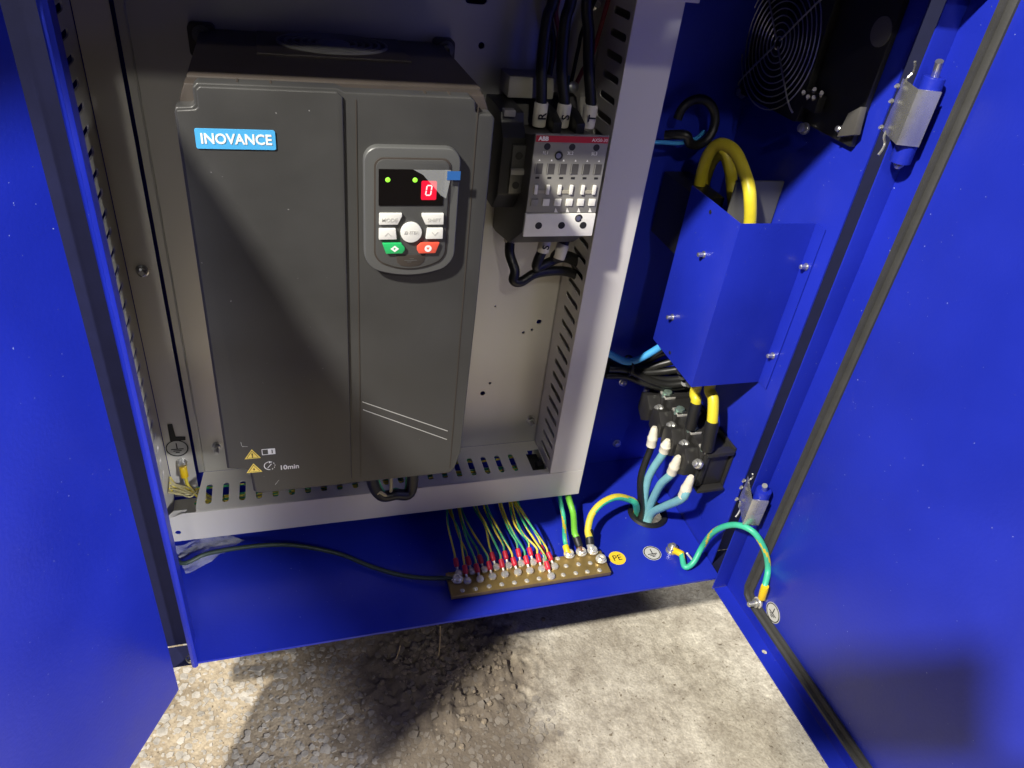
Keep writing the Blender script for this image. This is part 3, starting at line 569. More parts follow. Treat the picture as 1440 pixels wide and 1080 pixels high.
for cx, s_ in ((0.0712, 1), (0.1060, -1)):
    z0 = -0.2262; q = [(cx-0.0026, z0-s_*0.0012), (cx-0.0021, z0-s_*0.0017), (cx, z0+s_*0.0005), (cx+0.0021, z0-s_*0.0017), (cx+0.0026, z0-s_*0.0012), (cx, z0+s_*0.0016)]
    sheet('arrow_mark', q, [], (0, YK-0.0025, 0), (1,0,0), (0,0,1), 0.0001, 'print_grey', kp)
cx, cz = 0.0764, -0.2378; sheet('run_mark', [(cx-0.0032, cz), (cx, cz+0.0026), (cx+0.0032, cz), (cx, cz-0.0026)], [[(cx-0.0008, cz-0.0011), (cx+0.0011, cz), (cx-0.0008, cz+0.0011)]], (0, YK-0.0025, 0), (1,0,0), (0,0,1), 0.0001, 'print_white', kg)
cx, cz = 0.1014, -0.2380; sheet('stop_mark', circ(cx, cz, 0.0027, 16), [[(cx-0.0013, cz+0.0009), (cx+0.0013, cz+0.0009), (cx, cz-0.0013)]], (0, YK-0.0025, 0), (1,0,0), (0,0,1), 0.0001, 'print_white', kr)
kb = MB(); kb.prism([(0.0775, -0.2438), (0.1005, -0.2438), (0.0992, -0.2500), (0.0960, -0.2530), (0.0888, -0.2542), (0.0815, -0.2530), (0.0786, -0.2500)], 'y', YK-0.0004, YK+0.0012); uf = kb.build('port_flap', 'drive_body', kp, bevel=0.0007)
MB().box(0.0840, 0.0935, YK-0.0006, YK-0.0003, -0.2486, -0.2482).box(0.0880, 0.0912, YK-0.0006, YK-0.0003, -0.2472, -0.2469).box(0.0862, 0.0895, YK-0.0006, YK-0.0003, -0.2499, -0.2496).build('usb_mark', 'keypad_rim', uf)

# ================================================================== THE CONTACTOR
ct = thing('contactor', 'dark grey three-pole contactor with red stripe right of the drive', 'contactor', (0.243, 0.65, -0.28))
YC, X0, X1 = 0.600, 0.2090, 0.2775
MB().prism([(0.602, -0.2200), (0.602, -0.1800), (0.612, -0.1835), (0.640, -0.1900), (0.672, -0.1930), (0.690, -0.1700), (0.7015, -0.1690), (0.7015, -0.3080), (0.690, -0.3080), (0.640, -0.2980), (0.602, -0.2700)], 'x', X0, X1).build('body', 'dark_grey_plastic', ct, bevel=0.0012)
MB().box(X0+0.0002, X1-0.0002, YC, 0.6035, -0.2505, -0.1795).build('front_panel', 'mid_grey_plastic', ct, bevel=0.0006)
MB().box(X0, X1, YC-0.0008, 0.6035, -0.2735, -0.2512).build('lower_panel', 'light_grey_plastic', ct, bevel=0.0007)  # lamplight on the lower front put into its pale grey
rs = MB().box(X0+0.0008, X1-0.0008, YC-0.0006, YC+0.0006, -0.1860, -0.1806).build('red_stripe', 'red_strip', ct)
text('lettering', 'ABB', 0.0050, (X0+0.0075, YC-0.0008, -0.1832), 'print_white', rs, bold=0.00022); text('lettering', 'AX50-30', 0.0040, (X1-0.0088, YC-0.0008, -0.1834), 'print_white', rs)
for k, (x, s_) in enumerate(((0.2210, '1L1'), (0.2440, '3L2'), (0.2668, '5L3'))):
    h_ = MB(); h_.lathe((x, YC-0.0002, -0.1900), (0,1,0), [(0.0030, 0), (0.0030, 0.0010), (0.0022, 0.0010)], 14); h_.build('screw_hole', 'print_black', ct)
    text('lettering', s_, 0.0040, (x-0.001, YC-0.0002, -0.1955), 'print_white', ct)
for x, z, r in ((0.2325, -0.1975, 0.0038), (0.2610, -0.2555, 0.0038)):
    h_ = MB(); h_.lathe((x, YC-0.0010, z), (0,1,0), [(r, 0), (r, 0.0014), (r*.7, 0.0014)], 16); h_ = h_.build('screw_well', 'print_black', ct)
    h_2 = MB(); h_2.lathe((x-0.0004, YC-0.0012, z), (0,1,0), [(r*0.62, 0), (r*0.62, 0.0006)], 12); h_2.build('screw', 'steel', h_)
for k in range(6):
    x = 0.2155 + k*0.0112
    MB().box(x-0.0036, x+0.0036, YC-0.0003, YC+0.0008, -0.2142, -0.2048).build('marker_slot', 'dark_grey_plastic', ct)
    MB().box(x-0.0036+0.0004, x-0.0036+0.0012, YC-0.0006, YC, -0.2142, -0.2048).build('slot_rib', 'mid_grey_plastic', ct)
    MB().box(x-0.0018, x+0.0018, YC-0.0003, YC+0.0008, -0.2185, -0.2168).build('vent', 'print_black', ct)
    MB().box(x-0.0016, x+0.0014, YC-0.0018, YC+0.0008, -0.2325, -0.2240).build('tab', 'white_plastic', ct, bevel=0.0003)
    MB().box(x-0.0032, x+0.0032, YC-0.0012, YC+0.0008, -0.2435, -0.2370).build('tab', 'white_plastic' if k else 'mid_grey_plastic', ct, bevel=0.0003)
    if k % 2 == 0: MB().box(x+0.0016, x+0.0094, YC-0.0008, YC+0.0008, -0.2318, -0.2290).build('tab_bridge', 'cream_plastic', ct); MB().box(x+0.0016, x+0.0094, YC-0.0003, YC+0.0008, -0.2318, -0.2308).build('tab_gap', 'print_black', ct)
    sheet('arrow_mark', [(x-0.0009, -0.2026), (x+0.0009, -0.2026), (x, -0.2008)], [], (0, YC-0.0002, 0), (1,0,0), (0,0,1), 0.0001, 'print_white', ct)
    if k > 1: sheet('arrow_mark', [(x-0.0018, -0.2500), (x+0.0018, -0.2500), (x-0.0010, -0.2455)], [], (0, YC-0.0002, 0), (1,0,0), (0,0,1), 0.0001, 'light_grey_plastic', ct)
for x, s_ in ((0.2225, '2T1'), (0.2450, '4T2'), (0.2665, '6T3')):
    h_ = MB(); h_.lathe((x, YC-0.0011, -0.2625), (0,1,0), [(0.0034, 0), (0.0034, 0.0010), (0.0024, 0.0010)], 14); h_.build('screw_hole', 'print_black', ct)
    text('lettering', s_, 0.0036, (x, YC-0.0009, -0.2568), 'print_white', ct)
for x in (0.2415, 0.2640): MB().prism([(0.636, -0.1900), (0.636, -0.1800), (0.656, -0.1740), (0.676, -0.1740), (0.676, -0.1900)], 'x', x-0.0040, x+0.0040).build('phase_barrier', 'black_plastic', ct, bevel=0.0006)
# auxiliary block on the left flank, coil terminals above, base foot
ax = MB(); ax.prism([(0.622, -0.2420), (0.622, -0.1900), (0.634, -0.1800), (0.636, -0.1720), (0.655, -0.1705), (0.690, -0.1705), (0.690, -0.2600), (0.636, -0.2600)], 'x', 0.1870, 0.2085); ax = ax.build('auxiliary_block', 'black_plastic', ct, bevel=0.0012)
MB().box(0.1965, 0.2088, 0.6195, 0.6225, -0.2400, -0.1960).build('terminal_face', 'screw_dark', ax, bevel=0.0006)
for z in (-0.2050, -0.2320):
    h_ = MB(); h_.lathe((0.2027, 0.6190, z), (0,1,0), [(0.0034, 0), (0.0034, 0.0012), (0.002, 0.0012)], 12); h_.build('screw_hole', 'print_black', ax)
MB().box(0.1960, 0.2086, 0.6165, 0.6200, -0.2215, -0.2165).build('slide', 'mid_grey_plastic', ax, bevel=0.0004)
MB().box(0.1885, 0.1990, 0.6300, 0.6390, -0.1745, -0.1690).build('clip', 'mid_grey_plastic', ax, bevel=0.0008)
MB().box(0.2020, 0.2460, 0.670, 0.7015, -0.1685, -0.1500).build('base_foot', 'cream_plastic', ct, bevel=0.0015)
tl_ = MB(); tl_.lathe((0.2690, 0.684, -0.1600), (0.2,-1,0.3), [(0.0052, 0), (0.0052, 0.003), (0.0030, 0.004)], 12); tl_.build('coil_screw', 'steel', ct)

# ================================================================== POWER AND CONTROL CABLES
def cable(name, pts, r, mats, label, cat='cable', group=None, n=10, sub=8, stripe=None):
    mb_ = MB(); mb_.tube(pts, r, n, sub, stripe); lo = min(pts, key=lambda p: p[2]); t_ = thing(name, label, cat, lo, group)
    mb_.build('insulation', mats, t_, smooth=60); return t_
def sleeve(par, p0, p1, r, mt, name, n=14, bevel=True):
    m2 = MB(); d = V(*p1)-V(*p0); l = d.length; m2.lathe(p0, d, [(r*0.92, 0), (r, l*0.06), (r, l*0.94), (r*0.92, l)] if bevel else [(r, 0), (r, l)], n); return m2.build(name, mt, par)
for lt, xb, yb, top, lab in (('R', 0.2300, 0.652, [(0.2276, 0.6600, -0.1361), (0.2289, 0.6640, -0.0993), (0.2331, 0.6670, -0.0857)], 'leftmost, marked R'), ('S', 0.2526, 0.652, [(0.2467, 0.6600, -0.1381), (0.2456, 0.6640, -0.1011), (0.2493, 0.6670, -0.0846)], 'middle, marked S'), ('T', 0.2788, 0.652, [(0.2726, 0.6600, -0.1368), (0.2689, 0.6640, -0.1082), (0.2643, 0.6670, -0.0835)], 'rightmost, marked T')):
    last = V(*top[-1]) + V(0.004, 0.004, 0.05)
    c = cable('power_cable', [(xb, yb+0.004, -0.1880), (xb, yb+0.003, -0.170)] + top + [tuple(last)], 0.0052, 'wire_black', 'thick black power cable entering the contactor top, ' + lab, group='black cables above the contactor')
    sl_ = sleeve(c, (xb, yb+0.0035, -0.1885), (xb, yb+0.0030, -0.1675), 0.0066, 'sleeve_white', 'marker_sleeve')
    text('lettering', lt, 0.0105, (xb, yb-0.0049, -0.1780), 'print_black', sl_, u=(0,0,1), v=(-1,0,0), bold=0.0002)
cable('control_wire', [(0.2400, 0.682, -0.160), (0.2452, 0.6860, -0.1535), (0.2456, 0.6880, -0.1231), (0.2398, 0.6900, -0.0887), (0.262, 0.690, -0.03)], 0.0026, 'wire_black', 'thin dark control wire between the R and S cables', 'wire', 'control wires above the contactor')
cable('control_wire', [(0.2440, 0.684, -0.160), (0.2478, 0.6900, -0.1430), (0.2509, 0.6900, -0.1172), (0.2458, 0.6900, -0.0883), (0.272, 0.690, -0.03)], 0.0022, 'wire_pink', 'thin dull red control wire just left of the S cable', 'wire', 'control wires above the contactor')
cable('control_wire', [(0.2610, 0.682, -0.160), (0.2684, 0.6880, -0.1561), (0.2716, 0.6900, -0.1281), (0.2751, 0.6900, -0.1038), (0.300, 0.690, -0.03)], 0.0018, 'wire_black', 'very thin black control wire slanting up to the T cable', 'wire', 'control wires above the contactor')
cable('control_wire', [(0.2660, 0.684, -0.162), (0.2719, 0.6860, -0.1600), (0.2779, 0.6860, -0.1444), (0.2861, 0.6900, -0.1336), (0.298, 0.692, -0.06)], 0.0022, 'wire_pink', 'thin red control wire slanting behind the T cable', 'wire', 'control wires above the contactor')
for x in (0.2400, 0.2615):
    m2 = MB(); m2.cyl((x, 0.682, -0.172), (x, 0.684, -0.150), 0.0040, 10, 0.0034); m2.build('ferrule', 'film_blue', ct)
# cables leaving the contactor below and turning into the duct
low = (('power_cable', [(0.2195, 0.668, -0.296), (0.2190, 0.664, -0.320), (0.2240, 0.6550, -0.3360), (0.2227, 0.6520, -0.3459), (0.2315, 0.6520, -0.3479), (0.2486, 0.6550, -0.3400), (0.2791, 0.6620, -0.3419), (0.3020, 0.6680, -0.3534), (0.320, 0.668, -0.382)], 'looping lowest below the contactor', (0.2288, 0.6620, -0.3012), None),
       ('power_cable', [(0.2533, 0.6550, -0.2953), (0.2507, 0.6520, -0.3111), (0.2462, 0.6500, -0.3220), (0.2458, 0.6500, -0.3309), (0.2588, 0.6550, -0.3288), (0.2782, 0.6620, -0.3261), (0.3019, 0.6700, -0.3390), (0.322, 0.670, -0.362)], 'marked S below the contactor', None, 'S'),
       ('power_cable', [(0.2752, 0.6550, -0.2971), (0.2709, 0.6520, -0.3115), (0.2658, 0.6550, -0.3225), (0.2857, 0.6650, -0.3261), (0.3050, 0.6720, -0.3383), (0.322, 0.674, -0.350)], 'nearest the duct below the contactor', None, 'T'))
for nm, pts, lab, slv, mk in low:
    c = cable(nm, pts, 0.0052, 'wire_black', 'thick black power cable ' + lab, group='black cables below the contactor')
    if mk:
        a = V(*pts[0]); b2 = V(*pts[1]); d = (b2-a).normalized(); a0 = a + d*(0.004 if mk == 'S' else 0.010); s_ = sleeve(c, a0, a0+d*0.016, 0.0064, 'sleeve_white', 'marker_sleeve')
        if mk == 'S': text('lettering', 'S', 0.0100, a0+d*0.008+V(0, -0.0067, 0), 'print_black', s_, u=-d, v=V(0,-1,0).cross(d)*-1, bold=0.0002)
    else: sleeve(c, V(*pts[0])+V(0,0,-0.004), V(*pts[0])+V(0,0,-0.014), 0.0066, 'sleeve_white', 'marker_sleeve')
# cable loop under the drive
cable('motor_cable', [(0.058, 0.60, -0.474), (0.0758, 0.6100, -0.5811), (0.0986, 0.6120, -0.5941), (0.1190, 0.6180, -0.5883), (0.112, 0.632, -0.474)], 0.0066, 'wire_black', 'short black cable loop hanging under the drive')
cable('motor_wire', [(0.052, 0.60, -0.476), (0.0722, 0.6060, -0.5746), (0.0801, 0.6060, -0.5823), (0.0937, 0.6120, -0.5856), (0.088, 0.625, -0.474)], 0.0020, 'wire_cream', 'thin cream wire beside the black loop under the drive', 'wire')
cable('motor_wire', [(0.060, 0.61, -0.474), (0.0824, 0.6120, -0.5817), (0.0991, 0.6160, -0.5901), (0.1131, 0.6220, -0.5889), (0.105, 0.635, -0.474)], 0.0018, 'wire_green', 'thin green wire above the black loop under the drive', 'wire')
# wires lying in the bottom duct
ordn0 = ('first', 'second', 'third', 'fourth', 'fifth', 'sixth', 'seventh')
for k in range(7):
    yy = 0.650+0.006*k; zz = -0.629+0.004*((k*3) % 4); pts = [(-0.120, yy, zz)] + [(x, yy+random.uniform(-.003, .003), zz+random.uniform(-.003, .004)) for x in (-0.06, 0.0, 0.06, 0.12, 0.17, 0.22)] + [(0.268, yy, zz)]
    cable('duct_wire', pts, 0.0013, ['wire_yellow', 'wire_green'] if k % 2 else ['wire_green', 'wire_yellow'], 'thin yellow-green wire in the bottom duct, %s from the front edge' % ordn0[k], 'wire', 'wires lying in the bottom duct', n=8, stripe=(0.02, 0.45, 0.1*k))
# wires coming down in the left duct
for k in range(12):
    ju = lambda a: random.uniform(-a, a)
    f = k/11; pts = [V(-0.1475, 0.694-0.020*f, -0.607-0.006*f), V(*(-0.1400, 0.6900, -0.6180)).lerp(V(*(-0.1390, 0.6700, -0.6116)), f) + V(0, ju(.003), ju(.002)), V(*(-0.1262, 0.6840, -0.6201)).lerp(V(*(-0.1244, 0.6660, -0.6156)), f) + V(0, ju(.003), ju(.0025)), V(*(-0.1135, 0.6760, -0.6201)).lerp(V(*(-0.1122, 0.6600, -0.6162)), 1-f) + V(0, ju(.003), ju(.002)), V(-0.085, 0.672-0.012*f, -0.638)]
    cable('duct_wire', [tuple(p) for p in pts], 0.0011, 'wire_cream' if k % 4 else 'wire_yellow', 'thin pale wire of the bundle in the lower left corner of the tray', 'wire', 'bundle of pale wires in the lower left corner of the tray', n=6)
c = cable('earth_lead', [(-0.1317, 0.6980, -0.6033), (-0.1309, 0.6940, -0.6108), (-0.1289, 0.6900, -0.6208), (-0.1208, 0.6840, -0.6254), (-0.100, 0.680, -0.638)], 0.0020, 'wire_yellow', 'earth lead with yellow lug under the sticker in the left duct', 'wire')
sleeve(c, (-0.1325, 0.6990, -0.5975), (-0.1317, 0.6950, -0.6105), 0.0042, 'lug_yellow', 'lug'); m2 = MB(); m2.lathe((-0.1336, 0.7055, -0.5965), (0,-1,0.1), [(0.0060, 0), (0.0060, 0.0020), (0.0042, 0.0022), (0.0042, 0.0060), (0.0020, 0.0070)], 10); m2.build('stud', 'steel', c)

# ================================================================== EARTH BAR
ZB = -0.6905
bar = thing('earth_bar', 'brass earth bar with three rows of screws on the cabinet floor', 'earth bar', (0.262, 0.555, ZF))
q = [(0.1521, 0.5354, -0.6905), (0.3542, 0.5325, -0.6905), (0.3550, 0.5688, -0.6905), (0.1556, 0.5695, -0.6905)]
bx0, bx1 = (q[0][0]+q[3][0])/2, (q[1][0]+q[2][0])/2; by0, by1 = (q[0][1]+q[1][1])/2, (q[2][1]+q[3][1])/2
MB().box(bx0, bx1, by0, by1, ZB-0.0062, ZB).build('bar', 'brass', bar, bevel=0.0005)
for x in (bx0+0.012, bx1-0.012): m2 = MB(); m2.cyl((x, (by0+by1)/2, ZF+0.0002), (x, (by0+by1)/2, ZB-0.0060), 0.006, 12); m2.build('spacer', 'black_plastic', bar)
def mk_head(kind):
    m2 = MB()
    if kind == 'dome': m2.lathe((0,0,0), (0,0,1), [(0.0050, 0), (0.0049, 0.0010), (0.0040, 0.0024), (0.0022, 0.0031), (0.0006, 0.0033)], 14)
    elif kind == 'hex': m2.lathe((0,0,0), (0,0,1), [(0.0070, 0), (0.0070, 0.0012), (0.0056, 0.0014), (0.0056, 0.0042), (0.0046, 0.0052), (0.0024, 0.0050), (0.0020, 0.0034)], 16)
    else: m2.lathe((0,0,0), (0,0,1), [(0.0030, 0.0001), (0.0030, 0.0004), (0.0021, 0.0004), (0.0019, 0.0016), (0.0008, 0.0018)], 10)
    return meshof(m2)
dome, hexh, tip = mk_head('dome'), mk_head('hex'), mk_head('tip')
front_row = [(0.1680, 0.5397, -0.6905), (0.1838, 0.5391, -0.6905), (0.2003, 0.5400, -0.6905), (0.2159, 0.5401, -0.6905), (0.2315, 0.5398, -0.6905), (0.2471, 0.5398, -0.6905), (0.2626, 0.5402, -0.6905), (0.2779, 0.5399, -0.6905), (0.2937, 0.5404, -0.6905), (0.3100, 0.5402, -0.6905), (0.3251, 0.5397, -0.6905), (0.3409, 0.5391, -0.6905)]
mid_row = [(0.1764, 0.5515, -0.6905), (0.1919, 0.5512, -0.6905), (0.2075, 0.5523, -0.6905), (0.2230, 0.5528, -0.6905), (0.2394, 0.5531, -0.6905), (0.2546, 0.5527, -0.6905), (0.2702, 0.5530, -0.6905), (0.2868, 0.5537, -0.6905), (0.3017, 0.5530, -0.6905), (0.3181, 0.5527, -0.6905), (0.3335, 0.5521, -0.6905)]
back_row = [(0.1685, 0.5640, -0.6905), (0.1850, 0.5643, -0.6905), (0.2003, 0.5641, -0.6905), (0.2156, 0.5654, -0.6905), (0.2309, 0.5648, -0.6905), (0.2473, 0.5655, -0.6905), (0.2626, 0.5647, -0.6905), (0.2787, 0.5652, -0.6905), (0.2953, 0.5662, -0.6905)]
for i, p in enumerate(front_row):
    if i == 7: inst(dome, 'screw', 'tin', bar, V(*p)+V(0,0,0.0018))
    else: inst(tip, 'screw', 'tin', bar, p)
for i, p in enumerate(mid_row): inst(dome if i < 8 else tip, 'screw', 'tin', bar, V(*p)+V(0,0,0.0018 if i < 8 else 0))
for i, p in enumerate(back_row): inst(dome if i < 8 else tip, 'screw', 'tin', bar, V(*p)+V(0,0,0.0018 if i < 8 else 0))
for p in ((0.1651, 0.5558, -0.6905), (0.3110, 0.5688, -0.6905), (0.3275, 0.5694, -0.6905), (0.3428, 0.5690, -0.6905), (0.3484, 0.5539, -0.6905)): inst(hexh, 'screw', 'iridescent' if p[0] > 0.3 else 'tin', bar, V(*p)+V(0,0,0.0016))
# thin earth wires with red lugs: (start px under the flange) -> screw
ends = [(back_row[0], 628.5, 716), (mid_row[0], 631, 716), (back_row[1], 635, 715.5), (mid_row[1], 644.5, 714.5), (back_row[2], 646.5, 714), (mid_row[2], 648.5, 714), (back_row[3], 666, 712), (mid_row[3], 670, 711.5),
        (back_row[4], 680, 710), (mid_row[4], 684.5, 710), (back_row[5], 702, 708), (mid_row[5], 705, 708), (back_row[6], 716.5, 706), (mid_row[6], 719, 706), (front_row[7], 722.5, 705.5), (mid_row[7], 725, 705), (back_row[7], 728, 705)]
starts = [(0.1711, 0.6520, -0.6690), (0.1745, 0.6560, -0.6734), (0.1765, 0.6500, -0.6673), (0.1868, 0.6550, -0.6726), (0.1872, 0.6500, -0.6671), (0.1914, 0.6580, -0.6756), (0.2066, 0.6540, -0.6716), (0.2091, 0.6500, -0.6675), (0.2205, 0.6560, -0.6732), (0.2231, 0.6510, -0.6688),
          (0.2413, 0.6550, -0.6730), (0.2424, 0.6500, -0.6683), (0.2557, 0.6560, -0.6737), (0.2558, 0.6500, -0.6679), (0.2607, 0.6540, -0.6719), (0.2607, 0.6480, -0.6655), (0.2674, 0.6570, -0.6752)]
ordn = ['first', 'second', 'third', 'fourth', 'fifth', 'sixth', 'seventh', 'eighth', 'ninth', 'tenth', 'eleventh', 'twelfth', 'thirteenth', 'fourteenth', 'fifteenth', 'sixteenth', 'seventeenth']
order = sorted(range(17), key=lambda i: ends[i][0][0])
rank = {i: k for k, i in enumerate(order)}
for i in range(17):
    e = V(*ends[i][0]); s = V(*starts[i]); d = V(s.x-e.x, s.y-e.y, 0).normalized()
    d = (d*0.85 + V(random.uniform(-.22, .22), 1, 0)*0.35).normalized()
    l0 = e + d*0.0045 + V(0,0,0.0022); l1 = e + d*0.0085 + V(0,0,0.0040); l2 = e + d*0.0185 + V(0,0,0.0085); w0 = e + d*0.026 + V(0,0,0.0125)
    k_ = random.uniform(0.42, 0.62); mid = (w0*k_ + s*(1-k_)) + V(random.uniform(-0.008, 0.002), random.uniform(-0.014, -0.003), random.uniform(0.002, 0.012))
    pts = [tuple(l2), tuple(w0), tuple(mid), tuple(s), tuple(s+V(0, 0.006, 0.030))]
    c = cable('earth_wire', pts, 0.00135, ['wire_yellow', 'wire_green'], 'thin yellow-green earth wire with red lug, %s from the left on the brass bar' % ordn[rank[i]], 'earth wire', 'thin earth wires on the brass bar', n=10, stripe=(random.choice((-1, 1))*random.uniform(0.04, 0.16), random.uniform(0.4, 0.6), random.random()))
    m2 = MB(); m2.lathe(l1, l2-l1, [(0.0020, -0.0005), (0.0029, 0.0006), (0.0032, 0.0040), (0.0030, 0.0100), (0.0020, 0.0108)], 12); m2.build('lug', 'lug_red', c)
    m2 = MB(); m2.tube([e+V(0,0,0.0010), l0, l1+(l2-l1)*0.1], 0.0016, 8, 3); m2.build('lug_tongue', 'tin', c)
    m2 = MB(); m2.lathe(e+V(0,0,0.0004), (0,0,1), [(0.0046, 0), (0.0046, 0.0012)], 14); m2.build('lug_ring', 'tin', c)
# three larger earth conductors
c = cable('earth_cable', [(0.3096, 0.5785, -0.6840), (0.3097, 0.5877, -0.6770), (0.3229, 0.6250, -0.6853), (0.3223, 0.6450, -0.6697), (0.315, 0.655, -0.632)], 0.0029, ['wire_mint', 'wire_yellow'], 'green earth cable with yellow lug on the right part of the brass bar', 'earth cable', 'larger earth cables on the brass bar', n=12, stripe=(0.11, 0.22, 0.3))
sleeve(c, (0.3086, 0.5790, -0.6830), (0.3094, 0.5680, -0.6880), 0.0041, 'lug_yellow', 'lug'); sleeve(c, (0.3100, 0.5695, -0.6885), (0.3092, 0.5642, -0.6890), 0.0030, 'tin', 'lug_tongue')
c = cable('earth_cable', [(0.3252, 0.5847, -0.6780), (0.3248, 0.5927, -0.6760), (0.3345, 0.6250, -0.6768), (0.3313, 0.6430, -0.6614), (0.327, 0.652, -0.632)], 0.0041, 'wire_lime', 'bright lime green earth cable with black heat-shrink on the brass bar', 'earth cable', 'larger earth cables on the brass bar', n=12)
sleeve(c, (0.3245, 0.5900, -0.6770), (0.3268, 0.5752, -0.6850), 0.0050, 'shrink_black', 'heat_shrink'); sleeve(c, (0.3272, 0.5785, -0.6860), (0.3266, 0.5677, -0.6885), 0.0042, 'copper', 'lug_tongue')
c = cable('earth_cable', [(0.3410, 0.5810, -0.6770), (0.3420, 0.5906, -0.6730), (0.3503, 0.6049, -0.6620), (0.3654, 0.6130, -0.6520), (0.3875, 0.6192, -0.6500), (0.4092, 0.6221, -0.6600), (0.4226, 0.6229, -0.6720), (0.4430, 0.640, -0.720)], 0.0046, ['wire_mint', 'wire_yellow'], 'arched green and yellow earth cable from the brass bar into the grommet', 'earth cable', 'larger earth cables on the brass bar', n=14, stripe=(0.8, 0.52, 0.55))
sleeve(c, (0.3434, 0.5913, -0.6740), (0.3412, 0.5754, -0.6840), 0.0056, 'shrink_black', 'heat_shrink'); sleeve(c, (0.3416, 0.5775, -0.6850), (0.3419, 0.5674, -0.6885), 0.0048, 'tin', 'lug_tongue')
# thick dark green lead running left
c = cable('earth_cable', [(0.1629, 0.5578, -0.6880), (0.1307, 0.5666, -0.6920), (0.0990, 0.5796, -0.6940), (0.0679, 0.5984, -0.6940), (0.0365, 0.6184, -0.6900), (-0.0037, 0.6325, -0.6840), (-0.0359, 0.6397, -0.6820), (-0.0758, 0.6422, -0.6820), (-0.1149, 0.6410, -0.6840), (-0.1417, 0.6353, -0.6880), (-0.160, 0.668, -0.690)], 0.0026, 'wire_dkgreen', 'long dark green cable running left across the cabinet floor', 'earth cable')
sleeve(c, (0.1548, 0.5642, -0.6880), (0.1632, 0.5587, -0.6885), 0.0034, 'brass', 'lug')

# bonding lead from floor to door
eb = V(*(0.4521, 0.5596, -0.7000))
dl = RM @ V(0.0555, 0.006, -0.6700)
c = cable('bonding_lead', [eb + V(0.0060, -0.0130, 0.0085), (0.4540, 0.5274, -0.6940), (0.4644, 0.5272, -0.6880), (0.4762, 0.5350, -0.6686), (0.4723, 0.5200, -0.6254), (0.4777, 0.5000, -0.5949), (0.4879, 0.4800, -0.5866), (0.5013, 0.4660, -0.6036), (0.5106, 0.4580, -0.6304), (0.5020, 0.4444, -0.6437), (0.5040, 0.4460, -0.6549)], 0.0036, ['wire_mint', 'wire_yellow'], 'green bonding lead arching from the cabinet floor to the right door', 'earth cable', n=14, sub=10, stripe=(0.10, 0.13, 0.55))
sleeve(c, eb + V(0.0005, -0.0030, 0.0050), eb + V(0.0068, -0.0150, 0.0088), 0.0044, 'lug_yellow', 'lug'); sleeve(c, (0.5010, 0.4430, -0.6406), (0.5040, 0.4430, -0.6628), 0.0046, 'lug_yellow', 'lug')
m2 = MB(); m2.lathe(eb, (0,0,1), [(0.0078, 0.0002), (0.0078, 0.0018), (0.0055, 0.0020), (0.0055, 0.0035), (0.0066, 0.0036), (0.0066, 0.0085), (0.0036, 0.0088), (0.0036, 0.0125), (0.0026, 0.0132)], 12); m2.build('stud_nut', 'zinc_bright', c)
dp = V(*(0.5120, 0.4503, -0.6814)); m2 = MB(); m2.lathe(dp, (-1,-0.03,0), [(0.0068, 0.0002), (0.0068, 0.0018), (0.0056, 0.0020), (0.0056, 0.0065), (0.0036, 0.0068), (0.0034, 0.0150), (0.0026, 0.0158)], 12); m2.build('stud_nut', 'zinc_bright', c)
m2 = MB(); m2.lathe(dp+V(-0.0018,0,0), (-1,-0.03,0), [(0.0070, 0), (0.0070, 0.0012)], 14); m2.build('lug_ring', 'tin', c)
m2 = MB(); m2.cyl((0.4733, 0.5399, -0.7000), (0.4633, 0.5430, -0.6880), 0.0014, 10); o = m2.build('floor_pin', 'white_plastic'); tag(o, 'short white pin standing on the floor beside the green bonding lead', 'pin')

# ================================================================== RIGHT-HAND SIDE: COVER, TERMINALS, FAN
cv = thing('cable_cover', 'folded blue sheet-metal cover screwed to the right wall', 'cable cover', (0.455, 0.61, -0.437))
MB().box(0.4105, 0.4120, 0.5645, 0.6640, -0.4365, -0.2472).box(0.4106, XR-0.0022, 0.5637, 0.5652, -0.4364, -0.2473).box(XR-0.0021, XR-0.0006, 0.5490, 0.5651, -0.4363, -0.2474).build('folded_sheet', 'blue_paint', cv, bevel=0.0005)
cs = MB(); cs.lathe((0,0,0), (0,0,1), [(0.0038, 0), (0.0038, 0.0008), (0.0026, 0.0010), (0.0024, 0.0070), (0.0016, 0.0076)], 12); cs = meshof(cs)
for p in ((0.4945, 0.5550, -0.2895), (0.4945, 0.5557, -0.3959)): inst(cs, 'screw', 'steel', cv, p, (0, -R90, 0))
for p in ((0.4104, 0.6084, -0.3000), (0.4104, 0.6346, -0.3896)): inst(cs, 'screw', 'steel', cv, p, (0, -R90, 0))
for p in ((0.4103, 0.6176, -0.2576), (0.4103, 0.6211, -0.4286)): m2 = MB(); m2.lathe(p, (-1,0,0), [(0.0022, 0), (0.0022, 0.0004)], 10); m2.build('screw_hole', 'print_black', cv)
